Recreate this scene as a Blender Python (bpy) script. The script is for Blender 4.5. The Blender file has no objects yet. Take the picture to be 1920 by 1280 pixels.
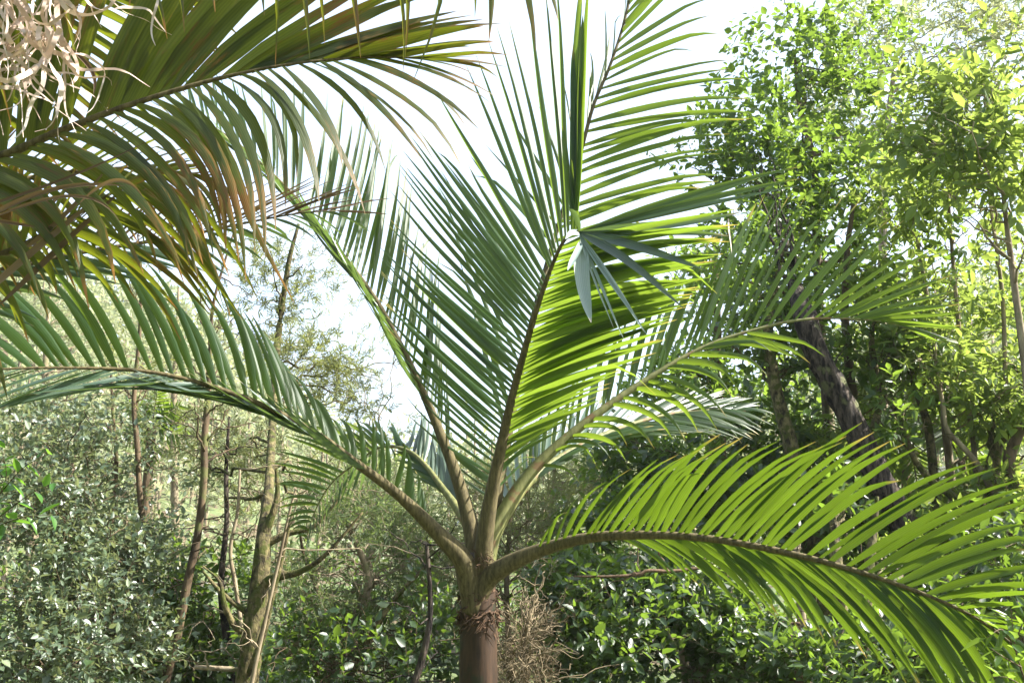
import bpy, math
import numpy as np
R = math.radians
scene = bpy.context.scene

# ------------------------------------------------------------------ camera
F_PX, PITCH, CAM_H = 1706.7, R(12.0), 1.6
cam_d = bpy.data.cameras.new('camera')
cam_d.sensor_width = 36.0
cam_d.lens = 32.0
cam_d.clip_start = 0.05
cam_d.clip_end = 2000.0
cam = bpy.data.objects.new('camera', cam_d)
scene.collection.objects.link(cam)
cam.location = (0, 0, CAM_H)
cam.rotation_euler = (R(90) + PITCH, 0, 0)
scene.camera = cam

# ------------------------------------------------------------------ sky, sun, exposure
SUN_DIR = np.array([0.743, 0.013, 0.669]); SUN_DIR /= np.linalg.norm(SUN_DIR)
SUN_EL = math.asin(SUN_DIR[2])
SUN_AZ = math.atan2(SUN_DIR[0], SUN_DIR[1])          # from +Y towards +X
world = bpy.data.worlds.new('World')
scene.world = world
world.use_nodes = True
wn, wl = world.node_tree.nodes, world.node_tree.links
wn.clear()
w_out = wn.new('ShaderNodeOutputWorld')
w_bg = wn.new('ShaderNodeBackground')
w_sky = wn.new('ShaderNodeTexSky')
w_sky.sky_type = 'NISHITA'
w_sky.sun_disc = False
w_sky.sun_elevation = SUN_EL
w_sky.sun_rotation = SUN_AZ
w_sky.air_density = 1.0
w_sky.dust_density = 2.5
w_sky.ozone_density = 1.0
# thin bright cloud veil over the sky
w_tc = wn.new('ShaderNodeTexCoord')
w_map = wn.new('ShaderNodeMapping')
w_map.inputs['Rotation'].default_value = (0, R(-38), 0)
w_map.inputs['Scale'].default_value = (1.2, 1.2, 9.0)
w_nz = wn.new('ShaderNodeTexNoise')
w_nz.inputs['Scale'].default_value = 3.0
w_nz.inputs['Detail'].default_value = 5.0
w_rmp = wn.new('ShaderNodeMapRange')
w_rmp.inputs['From Min'].default_value = 0.35
w_rmp.inputs['From Max'].default_value = 0.65
w_rmp.inputs['To Min'].default_value = 0.45
w_rmp.inputs['To Max'].default_value = 0.85
w_mix = wn.new('ShaderNodeMix'); w_mix.data_type = 'RGBA'
w_mix.inputs['B'].default_value = (2.0, 2.3, 2.7, 1)
wl.new(w_tc.outputs['Generated'], w_map.inputs['Vector'])
wl.new(w_map.outputs['Vector'], w_nz.inputs['Vector'])
wl.new(w_nz.outputs['Fac'], w_rmp.inputs['Value'])
wl.new(w_rmp.outputs['Result'], w_mix.inputs['Factor'])
wl.new(w_sky.outputs['Color'], w_mix.inputs['A'])
wl.new(w_mix.outputs['Result'], w_bg.inputs['Color'])
w_bg.inputs['Strength'].default_value = 0.15
wl.new(w_bg.outputs['Background'], w_out.inputs['Surface'])

sun_d = bpy.data.lights.new('sun', 'SUN')
sun_d.energy = 5.0
sun_d.angle = R(0.5)
sun_d.color = (1.0, 0.95, 0.86)
sun = bpy.data.objects.new('sun', sun_d)
scene.collection.objects.link(sun)
from mathutils import Vector
sun.rotation_euler = Vector((-SUN_DIR).tolist()).to_track_quat('-Z', 'Y').to_euler()
sun.location = (20, 5, 20)

vs = scene.view_settings
vs.view_transform = 'Standard'
vs.look = 'None'
vs.gamma = 1.0
vs.use_curve_mapping = False
vs.exposure = 1.95

# ------------------------------------------------------------------ helpers
FWD = np.array([0, math.cos(PITCH), math.sin(PITCH)])
UP = np.array([0, -math.sin(PITCH), math.cos(PITCH)])
RT = np.array([1.0, 0, 0])
CAM = np.array([0, 0, CAM_H])
def P(px, py, d):
    """point of the place that stands d metres in front of the viewer, from the survey of the photograph"""
    v = FWD + RT * ((px - 960) / F_PX) + UP * ((640 - py) / F_PX)
    return CAM + v * (d / v[1])
def proj(p):
    q = np.asarray(p) - CAM
    z = q @ FWD
    return np.stack([960 + F_PX * (q @ RT) / z, 640 - F_PX * (q @ UP) / z], -1)
def pxm(d): return d / F_PX                        # metres per photo pixel at depth d
def norm(v):
    v = np.asarray(v, float)
    return v / np.maximum(np.linalg.norm(v, axis=-1, keepdims=True), 1e-9)
def rng_(s): return np.random.default_rng(s)
def smooth(x): x = np.clip(x, 0, 1); return x * x * (3 - 2 * x)

def catmull(pts, n):
    """evenly spaced samples along a Catmull-Rom curve through pts (k,m)"""
    pts = np.asarray(pts, float)
    p = np.vstack([2 * pts[0] - pts[1], pts, 2 * pts[-1] - pts[-2]])
    out = []
    for i in range(1, len(p) - 2):
        t = np.linspace(0, 1, 24, endpoint=False)[:, None]
        a, b, c, d = p[i - 1], p[i], p[i + 1], p[i + 2]
        out.append(0.5 * (2 * b + (c - a) * t + (2 * a - 5 * b + 4 * c - d) * t ** 2 + (-a + 3 * b - 3 * c + d) * t ** 3))
    out.append(pts[-1:])
    q = np.vstack(out)
    s = np.r_[0, np.cumsum(np.linalg.norm(np.diff(q[:, :3], axis=0), axis=1))]
    u = np.linspace(0, s[-1], n)
    return np.stack([np.interp(u, s, q[:, k]) for k in range(q.shape[1])], -1)

def lerp_tab(x, xs, ys):
    ys = np.asarray(ys, float)
    return np.stack([np.interp(x, xs, ys[:, k]) for k in range(ys.shape[1])], -1)

class Geo:
    """collects quads with a colour attribute (along, across, random) and a material slot"""
    def __init__(s): s.v, s.f, s.c, s.m, s.n = [], [], [], [], 0
    def add(s, v, f, c=None, m=0):
        v = np.asarray(v, float).reshape(-1, 3); f = np.asarray(f, int).reshape(-1, 4)
        s.v.append(v); s.f.append(f + s.n); s.n += len(v)
        s.c.append(np.zeros((len(v), 3)) if c is None else np.asarray(c, float).reshape(-1, 3))
        s.m.append(np.full(len(f), m))
        return s
    def build(s, name, mats, parent=None, smooth_=True):
        v, f, c, m = np.vstack(s.v), np.vstack(s.f), np.vstack(s.c), np.concatenate(s.m)
        root = parent
        while root is not None and root.parent is not None: root = root.parent
        if root is not None: v = v - np.array(root.location)
        me = bpy.data.meshes.new(name)
        me.vertices.add(len(v)); me.vertices.foreach_set('co', v.astype(np.float32).ravel())
        me.loops.add(f.size); me.loops.foreach_set('vertex_index', f.astype(np.int32).ravel())
        me.polygons.add(len(f))
        me.polygons.foreach_set('loop_start', np.arange(0, f.size, 4, dtype=np.int32))
        me.polygons.foreach_set('loop_total', np.full(len(f), 4, dtype=np.int32))
        if not isinstance(mats, (list, tuple)): mats = [mats]
        for k in mats: me.materials.append(k)
        me.polygons.foreach_set('material_index', m.astype(np.int32))
        me.polygons.foreach_set('use_smooth', np.full(len(f), smooth_))
        at = me.attributes.new('lf', 'FLOAT_COLOR', 'POINT')
        at.data.foreach_set('color', np.c_[c, np.ones(len(c))].astype(np.float32).ravel())
        me.update()
        me.validate()
        o = bpy.data.objects.new(name, me)
        scene.collection.objects.link(o)
        o.parent = parent
        return o

def thing(name, label, cat, loc=(0, 0, 0), group=None):
    o = bpy.data.objects.new(name, None)
    scene.collection.objects.link(o)
    o.location = [float(x) for x in loc]
    o.empty_display_size = 0.2
    o['label'] = label; o['category'] = cat
    if group: o['group'] = group
    return o

def tube(g, pts, rad, sides=8, m=0, rnd=0.5, rough=0.0, rng=None, flat=1.0):
    """tapered tube along pts (n,3), rad (n,)"""
    pts = np.asarray(pts, float); n = len(pts)
    rad = np.broadcast_to(np.asarray(rad, float), (n,))
    t = norm(np.gradient(pts, axis=0))
    ref = np.array([0, 0, 1.0]) if abs(t[:, 2]).mean() < 0.85 else np.array([0, 1.0, 0])
    a = norm(np.cross(t, ref)); b = np.cross(t, a)
    th = np.linspace(0, 2 * np.pi, sides, endpoint=False)
    rr = rad[:, None] * np.ones(sides)
    if rough: rr = rr * (1 + rough * rng.normal(size=rr.shape))
    v = pts[:, None] + rr[..., None] * (np.cos(th)[None, :, None] * a[:, None] + flat * np.sin(th)[None, :, None] * b[:, None])
    # closed ends
    v = np.concatenate([pts[:1, None] + 0 * v[:1], v, pts[-1:, None] + 0 * v[-1:]], 0) if True else v
    v[0] += (v[1] - pts[0]) * 0.02; v[-1] += (v[-2] - pts[-1]) * 0.02
    n += 2
    i = np.arange(n - 1)[:, None] * sides; j = np.arange(sides)[None]; k = (j + 1) % sides
    f = np.stack([i + j, i + k, i + sides + k, i + sides + j], -1).reshape(-1, 4)
    al = np.repeat(np.linspace(0, 1, n), sides); ac = np.tile(th / (2 * np.pi), n)
    g.add(v, f, np.stack([al, ac, np.full(n * sides, rnd)], -1), m)

# ------------------------------------------------------------------ materials
def nodes_of(name):
    mt = bpy.data.materials.new(name); mt.use_nodes = True
    nt = mt.node_tree; nt.nodes.clear()
    return mt, nt.nodes, nt.links
def ramp(nd, stops, interp='LINEAR'):
    r = nd.new('ShaderNodeValToRGB'); r.color_ramp.interpolation = interp
    e = r.color_ramp.elements
    while len(e) < len(stops): e.new(0.5)
    for k, (p, c) in enumerate(stops):
        e[k].position = p; e[k].color = (*c, 1) if len(c) == 3 else c
    return r
def mixc(nd, lk, fac, a, b, mode='MIX'):
    x = nd.new('ShaderNodeMix'); x.data_type = 'RGBA'; x.blend_type = mode
    for s, v in (('Factor', fac), ('A', a), ('B', b)):
        if isinstance(v, (int, float)): x.inputs[s].default_value = v
        elif isinstance(v, tuple): x.inputs[s].default_value = (*v, 1)
        else: lk.new(v, x.inputs[s])
    return x.outputs['Result']
def math_(nd, lk, op, a, b=None):
    x = nd.new('ShaderNodeMath'); x.operation = op
    for k, v in enumerate((a, b)):
        if v is None: continue
        if isinstance(v, (int, float)): x.inputs[k].default_value = v
        else: lk.new(v, x.inputs[k])
    return x.outputs[0]

def leaf_mat(name, cols, trans, tfac=0.4, rough=0.38, spec=0.5, veins=7.0, tip=None, tip_at=0.9, spots=None, spot_lo=0.62, coat=0.0, gray=None):
    """cols: (dark, mid, light) leaf colours picked per leaf; trans: colour of the light that passes through"""
    mt, nd, lk = nodes_of(name)
    at = nd.new('ShaderNodeAttribute'); at.attribute_name = 'lf'
    sp = nd.new('ShaderNodeSeparateColor'); lk.new(at.outputs['Color'], sp.inputs[0])
    al, ac, rd = sp.outputs[0], sp.outputs[1], sp.outputs[2]
    tc = nd.new('ShaderNodeTexCoord')
    nz = nd.new('ShaderNodeTexNoise'); nz.inputs['Scale'].default_value = 6.0; nz.inputs['Detail'].default_value = 3.0
    lk.new(tc.outputs['Object'], nz.inputs['Vector'])
    f = math_(nd, lk, 'ADD', math_(nd, lk, 'MULTIPLY', rd, 0.7), math_(nd, lk, 'MULTIPLY', math_(nd, lk, 'SUBTRACT', nz.outputs['Fac'], 0.35), 0.9))
    rp = ramp(nd, [(0.0, cols[0]), (0.5, cols[1]), (1.0, cols[2])]); lk.new(f, rp.inputs['Fac'])
    col = rp.outputs['Color']
    tcol = mixc(nd, lk, f, tuple(0.75 * c for c in trans), trans)
    bump = None
    if veins:
        wv = math_(nd, lk, 'SINE', math_(nd, lk, 'MULTIPLY', ac, veins * 6.283))
        wv = math_(nd, lk, 'MULTIPLY_ADD', wv, 0.5); nd[-1].inputs[2].default_value = 0.5
        col = mixc(nd, lk, math_(nd, lk, 'MULTIPLY', wv, 0.35), col, (0.5, 0.55, 0.4), 'MULTIPLY')
        tcol = mixc(nd, lk, math_(nd, lk, 'MULTIPLY', wv, 0.45), tcol, (0.45, 0.55, 0.3), 'MULTIPLY')
        bump = nd.new('ShaderNodeBump'); bump.inputs['Strength'].default_value = 0.25; bump.inputs['Distance'].default_value = 0.002
        lk.new(wv, bump.inputs['Height'])
    if spots:
        cv = nd.new('ShaderNodeCombineXYZ')
        lk.new(math_(nd, lk, 'MULTIPLY', al, 9.0), cv.inputs[0]); lk.new(math_(nd, lk, 'MULTIPLY', ac, 5.0), cv.inputs[1]); lk.new(math_(nd, lk, 'MULTIPLY', rd, 160.0), cv.inputs[2])
        n2 = nd.new('ShaderNodeTexNoise'); n2.inputs['Scale'].default_value = 1.0; n2.inputs['Detail'].default_value = 5.0; n2.inputs['Roughness'].default_value = .7
        lk.new(cv.outputs[0], n2.inputs['Vector'])
        n3 = nd.new('ShaderNodeTexNoise'); n3.inputs['Scale'].default_value = 3.2; n3.inputs['Detail'].default_value = 2.0
        lk.new(tc.outputs['Object'], n3.inputs['Vector'])
        s = math_(nd, lk, 'ADD', math_(nd, lk, 'MULTIPLY', n2.outputs['Fac'], 0.6), math_(nd, lk, 'MULTIPLY', n3.outputs['Fac'], 0.5))
        s = math_(nd, lk, 'ADD', s, math_(nd, lk, 'MULTIPLY', al, 0.12))
        s = math_(nd, lk, 'ADD', s, math_(nd, lk, 'MULTIPLY', math_(nd, lk, 'ABSOLUTE', math_(nd, lk, 'SUBTRACT', ac, 0.5)), 0.16))
        mr = nd.new('ShaderNodeMapRange'); mr.inputs['From Min'].default_value = spot_lo; mr.inputs['From Max'].default_value = spot_lo + 0.10
        lk.new(s, mr.inputs['Value'])
        sc = mixc(nd, lk, n3.outputs['Fac'], spots[0], spots[1])
        col = mixc(nd, lk, mr.outputs[0], col, sc)
        tcol = mixc(nd, lk, mr.outputs[0], tcol, sc)
    if tip:
        mr = nd.new('ShaderNodeMapRange'); mr.inputs['From Min'].default_value = tip_at; mr.inputs['From Max'].default_value = min(1.0, tip_at + 0.12)
        lk.new(math_(nd, lk, 'ADD', al, math_(nd, lk, 'MULTIPLY', math_(nd, lk, 'SUBTRACT', rd, 0.5), 0.16)), mr.inputs['Value'])
        col = mixc(nd, lk, mr.outputs[0], col, tip); tcol = mixc(nd, lk, mr.outputs[0], tcol, tip)
    pb = nd.new('ShaderNodeBsdfPrincipled')
    lk.new(col, pb.inputs['Base Color'])
    pb.inputs['Roughness'].default_value = rough
    pb.inputs['Specular IOR Level'].default_value = spec
    if coat: pb.inputs['Coat Weight'].default_value = coat; pb.inputs['Coat Roughness'].default_value = 0.25
    tr = nd.new('ShaderNodeBsdfTranslucent'); lk.new(tcol, tr.inputs['Color'])
    if bump: lk.new(bump.outputs[0], pb.inputs['Normal'])
    mx = nd.new('ShaderNodeMixShader'); mx.inputs[0].default_value = tfac
    lk.new(pb.outputs[0], mx.inputs[1]); lk.new(tr.outputs[0], mx.inputs[2])
    out = nd.new('ShaderNodeOutputMaterial'); lk.new(mx.outputs[0], out.inputs['Surface'])
    return mt

def bark_mat(name, c0, c1, moss=None, moss_lo=0.5, scale=(14, 14, 3), bump=0.6, dist=0.02, fine=4.0, rough=0.85, contrast=(0.35, 0.65)):
    mt, nd, lk = nodes_of(name)
    tc = nd.new('ShaderNodeTexCoord'); mp = nd.new('ShaderNodeMapping'); mp.inputs['Scale'].default_value = scale
    lk.new(tc.outputs['Object'], mp.inputs['Vector'])
    nz = nd.new('ShaderNodeTexNoise'); nz.inputs['Scale'].default_value = 1.0; nz.inputs['Detail'].default_value = 8.0; nz.inputs['Roughness'].default_value = 0.65
    lk.new(mp.outputs[0], nz.inputs['Vector'])
    rp = ramp(nd, [(contrast[0], c0), (contrast[1], c1)]); lk.new(nz.outputs['Fac'], rp.inputs['Fac'])
    col = rp.outputs['Color']
    if moss:
        n2 = nd.new('ShaderNodeTexNoise'); n2.inputs['Scale'].default_value = fine; n2.inputs['Detail'].default_value = 5.0
        lk.new(tc.outputs['Object'], n2.inputs['Vector'])
        mr = nd.new('ShaderNodeMapRange'); mr.inputs['From Min'].default_value = moss_lo; mr.inputs['From Max'].default_value = moss_lo + 0.08
        lk.new(n2.outputs['Fac'], mr.inputs['Value'])
        col = mixc(nd, lk, mr.outputs[0], col, moss)
    bp = nd.new('ShaderNodeBump'); bp.inputs['Strength'].default_value = bump; bp.inputs['Distance'].default_value = dist
    lk.new(nz.outputs['Fac'], bp.inputs['Height'])
    pb = nd.new('ShaderNodeBsdfPrincipled'); lk.new(col, pb.inputs['Base Color']); pb.inputs['Roughness'].default_value = rough
    pb.inputs['Specular IOR Level'].default_value = 0.3
    lk.new(bp.outputs[0], pb.inputs['Normal'])
    out = nd.new('ShaderNodeOutputMaterial'); lk.new(pb.outputs[0], out.inputs['Surface'])
    return mt
# ------------------------------------------------------------------ palm fronds
M_LEAF = leaf_mat('palm_leaflet', ((0.012, 0.038, 0.016), (0.020, 0.058, 0.018), (0.040, 0.085, 0.022)), (0.31, 0.45, 0.04), tfac=0.46, rough=0.42, spec=0.5, veins=5, tip=(0.42, 0.33, 0.07), tip_at=0.93)
M_LEAF_GLOW = leaf_mat('palm_leaflet_glowing', ((0.012, 0.036, 0.012), (0.020, 0.055, 0.015), (0.042, 0.085, 0.02)), (0.21, 0.33, 0.018), tfac=0.40, rough=0.42, spec=0.5, veins=5, tip=(0.36, 0.28, 0.06), tip_at=0.93)
M_LEAF_PALE = leaf_mat('palm_leaflet_pale', ((0.025, 0.055, 0.035), (0.045, 0.085, 0.055), (0.075, 0.12, 0.08)), (0.26, 0.40, 0.08), tfac=0.25, rough=0.42, spec=0.9, veins=5, tip=(0.38, 0.33, 0.16), tip_at=0.95)
M_LEAF_YOUNG = leaf_mat('palm_leaflet_young', ((0.20, 0.28, 0.26), (0.30, 0.38, 0.36), (0.40, 0.46, 0.44)), (0.35, 0.45, 0.30), tfac=0.25, rough=0.5, spec=0.5, veins=8, tip=(0.55, 0.5, 0.42), tip_at=0.97)
M_LEAF_OLD = leaf_mat('palm_leaflet_old', ((0.016, 0.030, 0.008), (0.028, 0.044, 0.010), (0.055, 0.070, 0.016)), (0.34, 0.39, 0.022), tfac=0.40, rough=0.48, spec=0.35, veins=5, tip=(0.36, 0.18, 0.04), tip_at=0.96, spots=((0.26, 0.20, 0.03), (0.12, 0.035, 0.015)), spot_lo=0.665)
M_LEAF_DRY = leaf_mat('palm_leaflet_dry', ((0.07, 0.045, 0.022), (0.13, 0.085, 0.045), (0.24, 0.17, 0.10)), (0.35, 0.22, 0.08), tfac=0.22, rough=0.6, spec=0.3, veins=6)
M_FIBRE = leaf_mat('dry_fibre', ((0.42, 0.30, 0.22), (0.55, 0.43, 0.35), (0.70, 0.62, 0.55)), (0.4, 0.3, 0.2), tfac=0.15, rough=0.55, spec=0.4, veins=0)
M_RACHIS = bark_mat('rachis_scurf', (0.045, 0.036, 0.016), (0.14, 0.115, 0.052), scale=(60, 60, 12), bump=0.3, dist=0.004)
M_RACHIS_GREEN = bark_mat('rachis_green', (0.10, 0.11, 0.035), (0.22, 0.22, 0.085), moss=(0.17, 0.11, 0.05), moss_lo=0.56, fine=14, scale=(40, 40, 8), bump=0.2, dist=0.004, rough=0.6)
M_SHEATH = bark_mat('crownshaft', (0.020, 0.012, 0.007), (0.062, 0.034, 0.019), moss=(0.024, 0.024, 0.012), moss_lo=0.55, fine=7, scale=(30, 30, 5), bump=0.5, dist=0.006, rough=0.6)
M_FRAY = bark_mat('frayed_sheath', (0.022, 0.012, 0.007), (0.13, 0.075, 0.042), scale=(40, 40, 40), bump=0.8, dist=0.01)

def leaflets(g, B, C, T, W0, w, rng, fold=28.0, fsign=1.0, S=9, blunt=2.6, basew=0.35, m=0, wob=0.007, tipbend=None):
    """strips folded along the midrib. B, C, T: base, control, tip (n,3); W0: width direction; w: half widths"""
    n = len(B)
    s = np.linspace(0, 1, S)[None, :, None]
    pos = (1 - s) ** 2 * B[:, None] + 2 * s * (1 - s) * C[:, None] + s ** 2 * T[:, None]
    L = np.linalg.norm(T - B, axis=-1)[:, None, None]
    D = norm(np.gradient(pos, axis=1))
    W = norm(W0[:, None] - D * (W0[:, None] * D).sum(-1, keepdims=True))
    N = norm(np.cross(W, D))
    ph = rng.uniform(0, 6.28, (n, 1, 1))
    pos = pos + W * L * wob * s * np.sin(s * 5 + ph) + N * L * wob * 1.3 * s * np.sin(s * 4 + ph * 1.7)
    if tipbend is not None:
        pos = pos + tipbend[:, None] * np.clip((s - 0.72) / 0.28, 0, 1) ** 1.6
    # slight twist along the blade
    tw = (rng.normal(size=(n, 1, 1)) * 0.18) * s
    W, N = W * np.cos(tw) + N * np.sin(tw), N * np.cos(tw) - W * np.sin(tw)
    prof = np.minimum(1, basew + (1 - basew) * s / 0.22) * np.maximum(1 - s ** blunt, 0.02) ** 0.85
    hw = w[:, None, None] * prof
    fo = R(1) * (fold + rng.normal(size=(n, 1, 1)) * 7)
    mid = pos + N * fsign * hw * np.sin(fo) * 0.9
    e1 = pos + W * hw * np.cos(fo); e2 = pos - W * hw * np.cos(fo)
    v = np.stack([e1, mid, e2], 2)                        # n,S,3,3
    base = (np.arange(n)[:, None, None] * S + np.arange(S - 1)[None, :, None]) * 3 + np.arange(2)[None, None]
    f = np.stack([base, base + 1, base + 4, base + 3], -1).reshape(-1, 4)
    al = np.broadcast_to(s, (n, S, 1)).repeat(3, 2)
    ac = np.broadcast_to(np.array([0, 0.5, 1.0])[None, None], (n, S, 3))
    rd = np.broadcast_to(rng.uniform(0, 1, (n, 1, 1)), (n, S, 3))
    g.add(v, f, np.stack([al, ac, rd], -1), m)

def frond(parent, rach, rad, sides, seed, mats=None, rmat=None, extra=(), label=None, rsides=8, name='frond'):
    mats = mats or [M_LEAF]
    rng = rng_(seed)
    RP = catmull([P(*q) for q in rach], 200)
    tt = np.linspace(0, 1, 200)
    pr = proj(RP)
    TG = norm(np.gradient(RP, axis=0))
    g = Geo()
    rr = np.interp(tt, np.linspace(0, 1, len(rad)), rad)
    tube(g, RP[::3], rr[::3], rsides)
    fr = g.build(name, rmat or M_RACHIS, parent)
    if label: fr['label'] = label
    lg = Geo()
    for sd in sides:
        ks, tips = [], []
        for (bx, by, tx, ty, td) in sd['pairs']:
            ks.append(tt[np.argmin(((pr - (bx, by)) ** 2).sum(-1))]); tips.append((tx, ty, td))
        o = np.argsort(ks); ks = np.array(ks)[o]; tips = np.array(tips)[o]
        n = sd['n']
        t = np.linspace(ks[0], ks[-1], n) + rng.normal(size=n) * 0.15 * (ks[-1] - ks[0]) / n
        tp = lerp_tab(t, ks, tips)
        j = sd.get('jit', 8)
        tp[:, :2] += rng.normal(size=(n, 2)) * j; tp[:, 2] += rng.normal(size=n) * sd.get('jd', 0.05)
        B = lerp_tab(t, tt, RP); Tg = lerp_tab(t, tt, TG)
        T = np.array([P(*q) for q in tp])
        dm = 0.5 * (tp[:, 2] + B[:, 1])
        bow = sd.get('bow', (0, 0, 0))
        if np.ndim(bow) == 1: bow = np.tile(bow, (n, 1)).astype(float)
        else: bow = lerp_tab(np.linspace(0, 1, n), np.linspace(0, 1, len(bow)), bow)
        bow = bow * (1 + 0.18 * rng.normal(size=(n, 1)))
        C = 0.5 * (B + T) + (bow[:, :1] * RT - bow[:, 1:2] * UP) * (dm / F_PX)[:, None] + bow[:, 2:3] * np.array([0, 1.0, 0])
        D = norm(T - B)
        N0 = norm(np.cross(Tg, D)); W0 = np.cross(N0, D)
        rl = sd.get('roll', 0)
        rl = np.interp(np.linspace(0, 1, n), np.linspace(0, 1, np.size(rl)), np.ravel(rl))
        rl = R(1) * (rl + rng.normal(size=n) * sd.get('rollj', 9))
        W0 = W0 * np.cos(rl)[:, None] + N0 * np.sin(rl)[:, None]
        w = sd['w']
        w = np.interp(np.linspace(0, 1, n), np.linspace(0, 1, np.size(w)), np.ravel(w)) * 0.5 * (1 + 0.10 * rng.normal(size=n))
        tb = sd.get('tb', (0, 0, 0))
        tbv = (tb[0] * RT - tb[1] * UP)[None] * (dm / F_PX)[:, None] + tb[2] * np.array([[0, 1.0, 0]])
        tbv = tbv * (0.4 + 0.6 * rng.uniform(0, 2, (n, 1)))
        keep = rng.uniform(size=n) > sd.get('miss', 0.03)
        short = rng.uniform(size=n) < .07; T[short] = B[short] + (T[short] - B[short]) * rng.uniform(.62, .92, (short.sum(), 1))
        kink = rng.uniform(size=n) < sd.get('kink', .05); tbv = tbv.copy()
        tbv[kink] += (rng.normal(size=(kink.sum(), 3)) * .05 + np.array([0, 0, -.13])) * np.linalg.norm(T - B, axis=1)[kink][:, None]
        leaflets(lg, B[keep], C[keep], T[keep], W0[keep], w[keep], rng, sd.get('fold', 28), sd.get('fs', 1), S=sd.get('S', 9),
                 blunt=sd.get('blunt', 2.6), m=sd.get('m', 0), tipbend=tbv[keep], basew=sd.get('basew', 0.4), wob=sd.get('wob', 0.006))
    for e in extra:   # single leaflets: base, control, tip as (px,py,d), width m, width angle in the view, material slot, bluntness
        B, C, T = (P(*e[k])[None] for k in range(3))
        D = norm(T - B)
        side = norm(np.cross(D, FWD[None]))
        a = R(e[4]); W0 = side * math.cos(a) + FWD[None] * math.sin(a)
        leaflets(lg, B, C, T, W0, np.array([e[3] / 2]), rng, 30, 1, S=12, blunt=e[6] if len(e) > 6 else 2.6, m=e[5], basew=e[7] if len(e) > 7 else 0.4)
    if lg.n: lg.build('leaflets', mats, fr)
    return fr

# ------------------------------------------------------------------ the young palm in the middle
ground_z = 0.0
D0 = 5.0
base = P(897, 1060, D0)
palm = thing('palm', 'young palm in the middle with smooth brown trunk and upright fan of green fronds', 'palm', (base[0], base[1], -0.05))
g = Geo(); rng = rng_(1)
zt = [P(897, y, D0) for y in (1285, 1240, 1180, 1130, 1090, 1066, 1050, 1035)]
rr = np.array([34, 34, 33, 32, 31, 30, 26, 20]) * pxm(D0)
low = np.array([[base[0], base[1], z] for z in np.linspace(-0.25, zt[0][2] - 0.08, 6)])
pts = np.vstack([low, zt]); rads = np.r_[np.array([0.16, 0.13, 0.115, 0.108, 0.103, 0.100]), rr]
q = catmull(np.c_[pts, rads], 60)
tube(g, q[:, :3], q[:, 3], 28, rough=0.006, rng=rng)
g.build('trunk', M_SHEATH, palm)
# torn collars of old leaf sheaths
def collar(y, r_px, n, hang, seed, up=0.0):
    g = Geo(); rng = rng_(seed); c = P(897, y, D0)
    for k in range(n):
        a = rng.uniform(0, 6.283); r = r_px * pxm(D0) * rng.uniform(0.93, 1.06)
        o = np.array([math.cos(a), math.sin(a), 0]); tg = np.array([-math.sin(a), math.cos(a), 0])
        z0 = rng.normal() * 0.018
        p0 = c + o * r + np.array([0, 0, z0])
        L = rng.uniform(0.02, 0.07)
        lean = rng.uniform(-1, 1)
        p1 = p0 + o * rng.uniform(0.004, 0.022) + tg * lean * L * 0.6 + np.array([0, 0, (up - hang * rng.uniform(0.1, 1)) * L])
        p2 = p1 + o * rng.uniform(-0.004, 0.016) + tg * lean * L + np.array([0, 0, rng.uniform(-0.9, 0.7) * L])
        leaflets(g, p0[None], p1[None], p2[None], (tg * 0.4 + np.array([0, 0, 1.0]))[None], np.array([rng.uniform(0.001, 0.006)]), rng, 20, S=6, basew=1.0, blunt=3)
    # torn rim
    th = np.linspace(0, 6.283, 50)
    ring = np.array([c + np.array([math.cos(a), math.sin(a), 0]) * (r_px * pxm(D0) * (1.0 + 0.02 * rng.normal())) + np.array([0, 0, 0.014 * math.sin(a * 3 + seed) + 0.006 * rng.normal()]) for a in th])
    tube(g, ring, 0.006 * (1 + 0.4 * rng.normal(size=50)), 6)
    return g.build('torn_sheath', M_FRAY, palm)
collar(1112, 31, 90, 0.9, 3)
collar(1150, 33, 130, 0.8, 4)
collar(1165, 32, 90, 1.2, 5)
g = Geo(); rng = rng_(8)
for k in range(130):   # fibres bursting between the leaf bases
    c = P(908 + rng.normal() * 9, 1052 + rng.normal() * 12, D0 - 0.085 + rng.normal() * 0.02)
    d = norm(np.array([rng.normal(), -0.35 + 0.3 * rng.normal(), rng.normal() * 0.8])) * rng.uniform(0.02, 0.06)
    leaflets(g, c[None], (c + d * 0.5 + rng.normal(size=3) * 0.01)[None], (c + d)[None], rng.normal(size=(1, 3)), np.array([0.0022]), rng, 20, S=5, basew=1)
g.build('torn_sheath', M_FRAY, palm)

d = D0
# 1 central frond, leaning towards the viewer, its tip still unfolding
fan = []
def fx(tx, ty, td, cx=None, cy=None, w=0.056, ang=40, m=0, bl=2.6, bx=1085, by=436, bw=0.25):
    cx = (bx + tx) / 2 if cx is None else cx; cy = (by + ty) / 2 if cy is None else cy
    fan.append(((bx, by, 4.30), (cx, cy, (4.3 + td) / 2), (tx, ty, td), w, ang, m, bl, bw))
fx(1505, 312, 4.25, 1330, 345, ang=30); fx(1500, 338, 4.2, 1330, 362, ang=35); fx(1470, 352, 4.3, 1300, 380, ang=60); fx(1440, 330, 4.4, 1290, 380, ang=40)
fx(1500, 350, 4.3, 1340, 380, ang=70)
fx(1390, 398, 4.0, 1250, 425, w=0.06, ang=20, m=2); fx(1368, 442, 3.95, 1240, 433, w=0.058, ang=15, m=2)
fx(1322, 507, 3.95, 1210, 458, w=0.058, ang=15, m=2); fx(1284, 576, 3.95, 1165, 470, w=0.058, ang=15, m=2)
fx(1212, 630, 3.95, 1140, 520, w=0.030, ang=20, m=1); fx(1206, 622, 3.98, 1148, 515, w=0.026, ang=50, m=1)
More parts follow.
